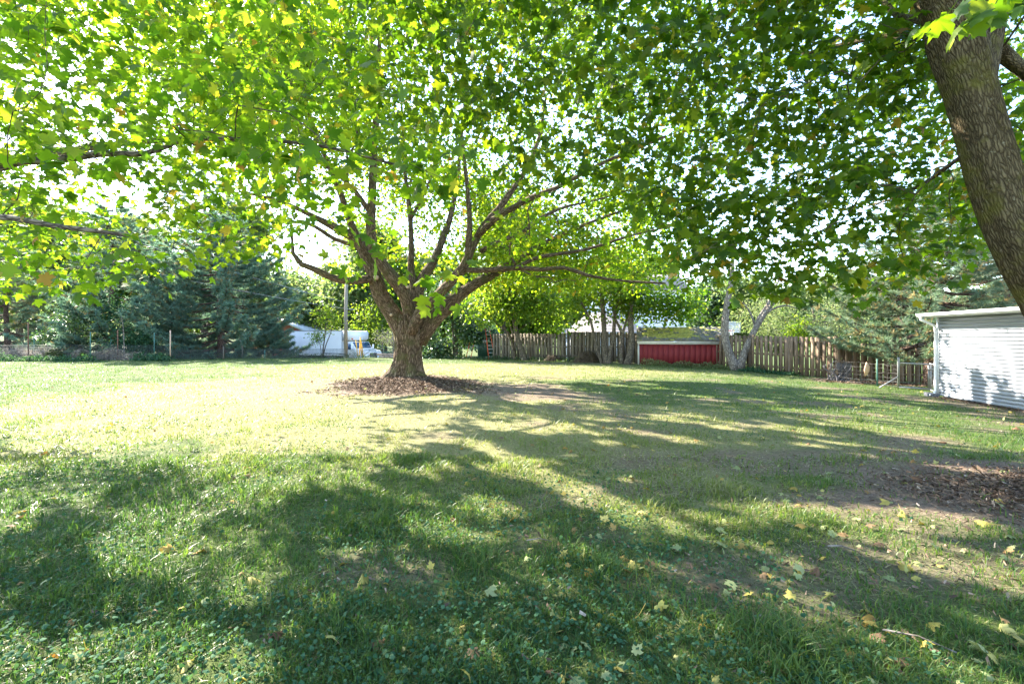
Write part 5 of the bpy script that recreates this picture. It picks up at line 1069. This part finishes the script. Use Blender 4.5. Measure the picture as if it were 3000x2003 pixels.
# ------------------------------------------------------------------ ground cover
def frame_ok(x, y): return np.abs(x) < 1.12 * y + 1.2
def sample_depth(n, y0, y1, p=.4):
    u = rng.random(n); y = (y0 ** p + u * (y1 ** p - y0 ** p)) ** (1 / p); x = rng.uniform(-1, 1, n) * (1.12 * y + 1.0); return x, y
def inside_shed(x, y): q = np.stack([x, y], 1) - C1; return ((q @ nn_) < .02) & ((q @ wd) > -.05)
def grass_layer(name, n, y0, y1, segs, hscale):
    x, y = sample_depth(n, y0, y1); so, dr = soilmask(x, y), drymask(x, y)
    clump = fbm(x * 2.2, y * 2.2, 51, 3); k_ = (rng.random(n) > so * .93) & ~inside_shed(x, y) & (rng.random(n) < .1 + 1.3 * clump) & ~((y > 28.6) & (x > 8.3) & (x < 12.2))
    x, y, dr, clump, so = x[k_], y[k_], dr[k_], clump[k_], so[k_]; n = len(x); sc = (np.maximum(y, 2.2) / 2.4) ** .55
    h = rng.uniform(.03, .095, n) * (.35 + 1.35 * clump ** 1.5 + .9 * np.maximum(0, fbm(x * 3.1, y * 3.1, 57, 2) - .62) * 4) * hscale * np.where(y < 12, 1, .9); wdt = rng.uniform(.0016, .0034, n) * sc * 1.1
    lying = rng.random(n) < (.17 + .35 * np.clip(dr, 0, 1) + .3 * so)
    a = rng.uniform(0, 6.283, n); ln = np.where(lying, rng.uniform(1.1, 1.5, n), np.abs(rng.normal(.35, .35, n))); d = np.stack([np.cos(a) * np.sin(ln), np.sin(a) * np.sin(ln), np.cos(ln)], 1)
    hz_ = np.stack([np.cos(a), np.sin(a), -np.zeros(n)], 1); side = np.stack([-np.sin(a + rng.normal(0, .5, n)), np.cos(a), np.zeros(n)], 1) * wdt[:, None]
    b = np.stack([x, y, np.array(ground(x, y)) - .004], 1); L_ = (h * np.where(lying, 1.3, 1.0))[:, None]; tip = b + d * L_ + hz_ * L_ * .35 - np.array([0, 0, 1]) * L_ * .12; mid = b + d * L_ * .55
    var = np.clip(.25 + .9 * dr * rng.uniform(.5, 1.25, n) + rng.normal(0, .12, n) + np.where(lying, .45, 0) + .22 * (fbm(x * .6, y * .6, 61, 2) - .5) + .55 * np.maximum(0, fbm(x * 1.6, y * 1.6, 63, 3) - .52), 0, 1)
    if segs == 3:
        V = np.stack([b - side, b + side, mid - side * .8, mid + side * .8, tip], 1).reshape(-1, 3); o5 = np.arange(n)[:, None] * 5
        npobj(name, V, [np.stack([o5 + 0, o5 + 1, o5 + 3, o5 + 2], 2).reshape(-1, 4), np.stack([o5 + 2, o5 + 3, o5 + 4], 2).reshape(-1, 3)], M['grass'], None, {'var': np.repeat(var, 5)}, kind='stuff')
    else:
        V = np.stack([b - side, b + side, tip], 1).reshape(-1, 3); npobj(name, V, [np.arange(n * 3).reshape(-1, 3)], M['grass'], None, {'var': np.repeat(var, 3)}, kind='stuff')
grass_layer('grass', 190000, 1.9, 6.5, 3, 1.0)
grass_layer('grass', 290000, 6.0, 37.2, 1, 1.15)
# ground ivy and clover: round leaves in patches
x, y = sample_depth(42000, 1.9, 12, .3); pt = fbm(x * .9, y * .9, 71, 3) + .22 * (1 - sstep(2.5, 6, y)) * (1 - sstep(.5, 3.5, x)) + .1 * (x < -2.5); k_ = (rng.random(len(x)) < sstep(.54, .72, pt)) & (rng.random(len(x)) > soilmask(x, y) * .8) & ~inside_shed(x, y); x, y = x[k_], y[k_]; n = len(x)
P = np.stack([x, y, np.array(ground(x, y)) + rng.uniform(.012, .06, n)], 1); V, T, var = stamp(P, leaf_frames(n, rng.normal(0, 1, (n, 3)), (-.1, .35), .3), rng.uniform(.012, .031, n), LT['round'])
npobj('ground_ivy', V, [T], M['ivy'], None, {'var': var}, kind='stuff'); print('ivy', n)
# wood mulch
def chips(name, n, pts, size, lab=None):
    x, y = pts; n = len(x); a = rng.uniform(0, 6.283, n); ln = rng.uniform(.3, 1.2, n) ** 1.6 * 1.5 * size; w2 = rng.uniform(.15, .4, n) * ln; t = np.stack([np.cos(a), np.sin(a), rng.normal(0, .28, n)], 1); s_ = np.stack([-np.sin(a), np.cos(a), rng.normal(0, .35, n)], 1)
    c = np.stack([x, y, np.array(ground(x, y)) + rng.uniform(.0, .04, n)], 1); q = [c - t * ln[:, None] / 2 - s_ * w2[:, None] / 2, c + t * ln[:, None] / 2 - s_ * w2[:, None] * .3, c + t * ln[:, None] / 2 + s_ * w2[:, None] * .4, c - t * ln[:, None] / 2 + s_ * w2[:, None] / 2]
    V = np.stack(q, 1); V[:, 1, 2] += .012; V = V.reshape(-1, 3); npobj(name, V, [np.arange(n * 4).reshape(-1, 4)], M['chip'], None, {'var': np.repeat(np.clip(rng.normal(.45, .25, n), 0, 1), 4)}, kind='stuff')
def ring(n, cx, cy, rx, ry, nz=.9):
    r_ = np.minimum(np.abs(rng.normal(0, .52, n)) + rng.random(n) * .35, 1.6); a = rng.uniform(0, 6.283, n); x, y = cx + rx * r_ * np.cos(a), cy + ry * r_ * np.sin(a); k_ = ell(x, y, cx, cy, rx, ry) + (fbm(x * 1.1, y * 1.1, 81, 4) - .5) * nz * 1.8 + rng.normal(0, .10, n) < .95; return x[k_], y[k_]
chips('wood_mulch', 0, ring(24000, -3.45, 15.6, 2.7, 2.7), .06)
chips('wood_mulch', 0, ring(9000, 5.7, 4.75, 2.3, 1.05), .036)
x, y = ring(1800, 15.0, 20.2, 2.8, 1.3); chips('wood_mulch', 0, (x, y), .10)
xs = rng.uniform(0, 6.5, 900); pp = C1[None] + wd[None] * xs[:, None] + nn_[None] * np.abs(rng.normal(.12, .14, 900))[:, None]; chips('wood_mulch', 0, (pp[:, 0], pp[:, 1]), .06)
# exposed dead litter between the grass
x, y = sample_depth(26000, 2.0, 18, .3); so = soilmask(x, y); k_ = (rng.random(len(x)) < .10 + so * .7) & ~inside_shed(x, y); chips('leaf_litter', 0, (x[k_], y[k_]), .022)
# weeds along the red shed and fences, vines on the garden bed
def weeds(name, n, line, spread, hmax, mname, size, tm='oval'):
    line = np.array(line, float); seg = rng.integers(0, len(line) - 1, n); t = rng.random((n, 1)); p = line[seg] * (1 - t) + line[seg + 1] * t; x = p[:, 0] + rng.normal(0, spread, n) * .6; y = p[:, 1] - np.abs(rng.normal(0, spread, n)); hm_ = hmax * fbm(x * 1.4, y * .7, 91, 3) * 1.7
    z = np.array(ground(x, y)) + rng.random(n) ** 1.3 * hm_; V, T, var = stamp(np.stack([x, y, z], 1), leaf_frames(n, rng.normal(0, 1, (n, 3)), (-.2, .6), .6), rng.uniform(*size, n), LT[tm]); return npobj(name, V, [T], M[mname], None, {'var': var}, kind='stuff')
def L2(*a): return [(WX(px_, d), d) for px_, d in a]
weeds('weeds', 2600, L2((1880, 28.7), (1950, 28.5), (2040, 28.2), (2125, 27.3), (2250, 25.4)), .26, .32, 'leaf_p', (.05, .11))
weeds('weeds', 1500, L2((2170, 26), (2260, 24.8), (2330, 24.0)), .30, .22, 'ivy', (.06, .12))
weeds('weeds', 2600, L2((1220, 36.6), (1400, 35.9), (1500, 34.6), (1660, 32.0), (1760, 31)), .35, .26, 'leaf_d', (.06, .12))
weeds('vine_bed', 3000, L2((-250, 32.6), (-60, 32.4), (120, 32.2), (280, 32.0)), .42, .5, 'ivy', (.09, .17))
weeds('vine_bed', 900, L2((395, 32.8), (450, 32.5), (505, 32.4)), .25, .5, 'ivy', (.09, .16))
weeds('weeds', 1400, L2((560, 35.6), (780, 36.2), (900, 36.8), (1100, 37.4)), .25, .4, 'leaf_d', (.06, .12))
# heaps of dry brush and hay
def heap(name, label, cat, blobs, n, ln, rad, mname, kind='straw'):
    b0_ = blobs[0]; t = thing(name, label, cat, (b0_[0], b0_[1], float(ground(b0_[0], b0_[1])))); V = []; var = []
    w = np.array([b[2] for b in blobs]); ch_ = rng.choice(len(blobs), n, p=w / w.sum())
    B_ = np.array(blobs)[ch_]; r_ = rng.random(n) ** .5; a = rng.uniform(0, 6.283, n); x = B_[:, 0] + B_[:, 2] * r_ * np.cos(a); y = B_[:, 1] + B_[:, 3] * r_ * np.sin(a); z = np.array(ground(x, y)) + B_[:, 4] * (1 - r_ ** 2) * rng.uniform(.3, 1.08, n)
    d = np.stack([np.cos(a + rng.normal(0, 1.2, n)), .6 * np.sin(a + rng.normal(0, 1.2, n)), rng.normal(-.05, .35, n)], 1); d /= np.linalg.norm(d, axis=1, keepdims=True); L_ = rng.uniform(.5, 1.4, n)[:, None] * ln
    c = np.stack([x, y, z], 1); s_ = np.cross(d, rng.normal(0, 1, (n, 3))); s_ /= np.linalg.norm(s_, axis=1, keepdims=True); s2 = np.cross(d, s_); sag = np.array([0, 0, -.12]) * L_
    ra_ = rad * rng.uniform(.5, 1.4, n)[:, None]; q = [c - d * L_ / 2 + sag + s_ * ra_ * 0, c + s_ * ra_, c - s_ * ra_ * .5 + s2 * ra_ * .8, c - s_ * ra_ * .5 - s2 * ra_ * .8, c + d * L_ / 2 + sag]
    V = np.stack(q, 1).reshape(-1, 3); o5 = np.arange(n)[:, None] * 5; F_ = np.concatenate([o5 + np.array([[0, 1, 2]]), o5 + np.array([[0, 2, 3]]), o5 + np.array([[0, 3, 1]]), o5 + np.array([[4, 2, 1]]), o5 + np.array([[4, 3, 2]]), o5 + np.array([[4, 1, 3]])])
    npobj(kind, V, [F_], M[mname], t, {'var': np.repeat(rng.random(n), 5)}, kind='stuff'); return t
def hb(px_, d, rx, ry, h): return (WX(px_, d), d, rx, ry, h)
heap('brush_heap', 'long low heap of dry brush and clippings behind the vines at the left edge', 'heap', [hb(60, 34, 2.4, .9, .75), hb(150, 34.2, 1.6, .8, 1.05), hb(235, 33.6, 1.2, .7, .75)], 4200, .55, .010, 'straw')
heap('hay_heap', 'heap of pale dry stalks between two green garden stakes', 'heap', [hb(330, 33.8, 1.3, .7, .85), hb(400, 33.6, 1.1, .6, .55), hb(285, 33.8, .8, .6, .6)], 2600, .5, .010, 'straw')
heap('grass_heap', 'rounded mound of fresh green clippings on the brush heap', 'heap', [hb(165, 33.2, .95, .5, .95), hb(245, 33.0, .4, .3, .7)], 2400, .3, .012, 'grass', 'clippings')
heap('stick_pile', 'small dark pile of sticks against the fence, left of the tall post', 'pile', [hb(1622, 32.2, .6, .35, .42)], 420, .5, .018, 'twig', 'sticks')
heap('stick_pile', 'large rounded pile of tangled sticks against the fence, right of the tall post', 'pile', [hb(1722, 31.0, .85, .5, .72)], 700, .7, .018, 'twig', 'sticks')

# ------------------------------------------------------------------ fallen leaves, each a thing; smaller ones and twigs in one mass
fl_mesh = {}
def flmat(name, c, tcol): return leafmat(name, [(0, tuple(v * .75 for v in c)), (1, tuple(min(1, v * 1.2) for v in c))], [(0, tcol), (1, tcol)], .2, .6)
FLK = [('yellow', 'bright yellow fallen maple leaf lying on the lawn', flmat('fallen_yellow', (.36, .29, .075), (.32, .26, .04)), .28), ('pale', 'pale green fallen maple leaf lying on the lawn', flmat('fallen_pale', (.24, .27, .11), (.24, .28, .07)), .40), ('brown', 'brown curled fallen maple leaf lying on the lawn', flmat('fallen_brown', (.19, .10, .055), (.15, .08, .03)), .17), ('gold', 'golden fallen maple leaf with brown edges lying on the lawn', flmat('fallen_gold', (.36, .22, .05), (.4, .24, .03)), .13)]
V0, T0 = LT['maple']; proto_fl = {}
for key, lab, mm, w in FLK:
    proto_fl[key] = []
    for q, (f, e) in enumerate(((.5, .04), (2.2, .12), (4.2, .2))):
        Vf = V0.copy(); Vf[:, 2] = Vf[:, 2] * f + e * np.sin(Vf[:, 0] * 7 + q) + .1 * f * np.maximum(0, np.hypot(Vf[:, 0], Vf[:, 1] - .3) - .3) + .05; proto_fl[key].append(npmesh('fallen_leaf', Vf, [T0], mm, {'var': np.full(len(Vf), .5)}))
spots = [(2520, 1670), (2550, 1670), (2760, 1660), (2345, 1668), (2390, 1672), (1560, 1720), (1625, 1790), (1770, 1790), (1870, 1810), (1530, 1845), (800, 1875), (1265, 1600), (945, 1635), (870, 1680), (1000, 1655), (1070, 1695), (610, 1760), (2920, 1725), (2960, 1890), (2560, 1870), (2920, 1930), (2320, 1990), (2270, 1880), (2620, 1930), (1180, 1970), (1190, 1910), (1620, 1980), (1660, 2000), (1800, 1960), (1890, 1680), (1740, 1680), (1180, 1490), (1030, 1340), (455, 1350), (320, 1490), (455, 1790), (430, 1560), (2110, 1600), (2260, 1590), (2370, 1300), (2930, 1310), (2100, 1560), (2050, 1830), (2180, 1780), (2330, 1690), (2130, 1740), (1320, 1520), (1380, 1490), (1520, 1490), (1240, 1320), (1690, 1350), (1430, 1400), (2740, 1550), (2600, 1480), (2640, 1510), (2700, 1420), (2590, 1390), (2900, 1550), (2850, 1440), (560, 1950), (250, 1920), (30, 1790)]
pts = [(WX(a, EYE * F / (b - HY)), EYE * F / (b - HY)) for a, b in spots]
while len(pts) < 165:
    x_, y_ = sample_depth(1, 2.3, 17, .12); x_, y_ = float(x_[0]), float(y_[0])
    if rng.random() > (1.0 if x_ > -.15 * y_ else .42) or (math.hypot(x_ + 3.8, y_ - 17.5) < 1): continue
    pts.append((x_, y_))
keys = [f[0] for f in FLK]; ws_ = [f[3] for f in FLK]; col_w = {'yellow': 'yellow', 'pale': 'pale green', 'brown': 'brown', 'gold': 'golden brown'}
seen = set()
for q, (x_, y_) in enumerate(pts):
    key = random.choices(keys, ws_)[0]; cu = random.choice((0, 1, 1, 2, 2)); o = bpy.data.objects.new('fallen_leaf', proto_fl[key][cu]); px_, py_ = CX + x_ / y_ * F, HY + EYE / y_ * F
    row = 'along the bottom edge' if py_ > 1760 else 'in the near grass' if py_ > 1530 else 'halfway to the big maple' if py_ > 1330 else 'on the farther lawn'
    colm = ['at far left', 'left of centre', 'at centre', 'right of centre', 'at far right'][int(np.clip(px_ / 600, 0, 4))]
    for _ in range(40):
        key = random.choices(keys, ws_)[0]; cu = random.choice((0, 1, 1, 2, 2)); s_ = random.uniform(.05, .10); a_ = random.uniform(0, 6.28); tip = ['tip away', 'tip left', 'tip nearest', 'tip right'][int(((a_ + .785) % 6.283) / 1.571) % 4]
        lab = f"{'large' if s_ > .08 else 'small'} {('flat', 'cupped', 'curled')[cu]} {col_w[key]} fallen leaf, {tip}, {row} {colm}"
        if lab not in seen: break
    seen.add(lab); o.data = proto_fl[key][cu]; o.scale = (s_, s_ * random.uniform(.85, 1.1), s_); o.location = (x_, y_, float(ground(x_, y_)) + random.uniform(.002, .02)); o.rotation_euler = (random.gauss(0, .4), random.gauss(0, .4), a_); link(o)
    tag(o, lab, 'leaf', 'maple leaves fallen on the lawn')
x, y = sample_depth(1700, 2.2, 22, .2); k_ = (rng.random(len(x)) < np.where(x > -.1 * y, .8, .25)) & ~inside_shed(x, y); x, y = x[k_], y[k_]; n = len(x)
V, T, var = stamp(np.stack([x, y, np.array(ground(x, y)) + rng.uniform(.01, .04, n)], 1), leaf_frames(n, rng.normal(0, 1, (n, 3)), (-.1, .2), .25), rng.uniform(.03, .085, n), LT['maple']); npobj('leaf_litter', V, [T], M['fallen'], None, {'var': var}, kind='stuff')
for px_, py_, L_, r_, a_, lab in ((2465, 1615, .17, .006, -.5, 'short pale stick on the grass at the lower right'), (1090, 1180, .9, .012, .5, 'bent thin stick on the grass before the mulch ring'), (2690, 1880, .3, .005, -.7, 'thin pale twig on the soil in the right corner'), (1580, 1590, .2, .004, -.1, 'dark twig on bare soil in the lower middle')):
    d = EYE * F / (py_ - HY); x_ = WX(px_, d); c = np.array([x_, d, float(ground(x_, d)) + .03]); t_ = np.array([math.cos(a_), math.sin(a_), 0]); p = np.array([c - t_ * L_ / 2, c + [0, 0, .015] + np.array([-t_[1], t_[0], 0]) * L_ * .06, c + t_ * L_ / 2])
    tag(MB().tube(p, np.array([r_, r_, r_ * .6]), 6).build('stick', M['bark_p']), lab, 'stick')
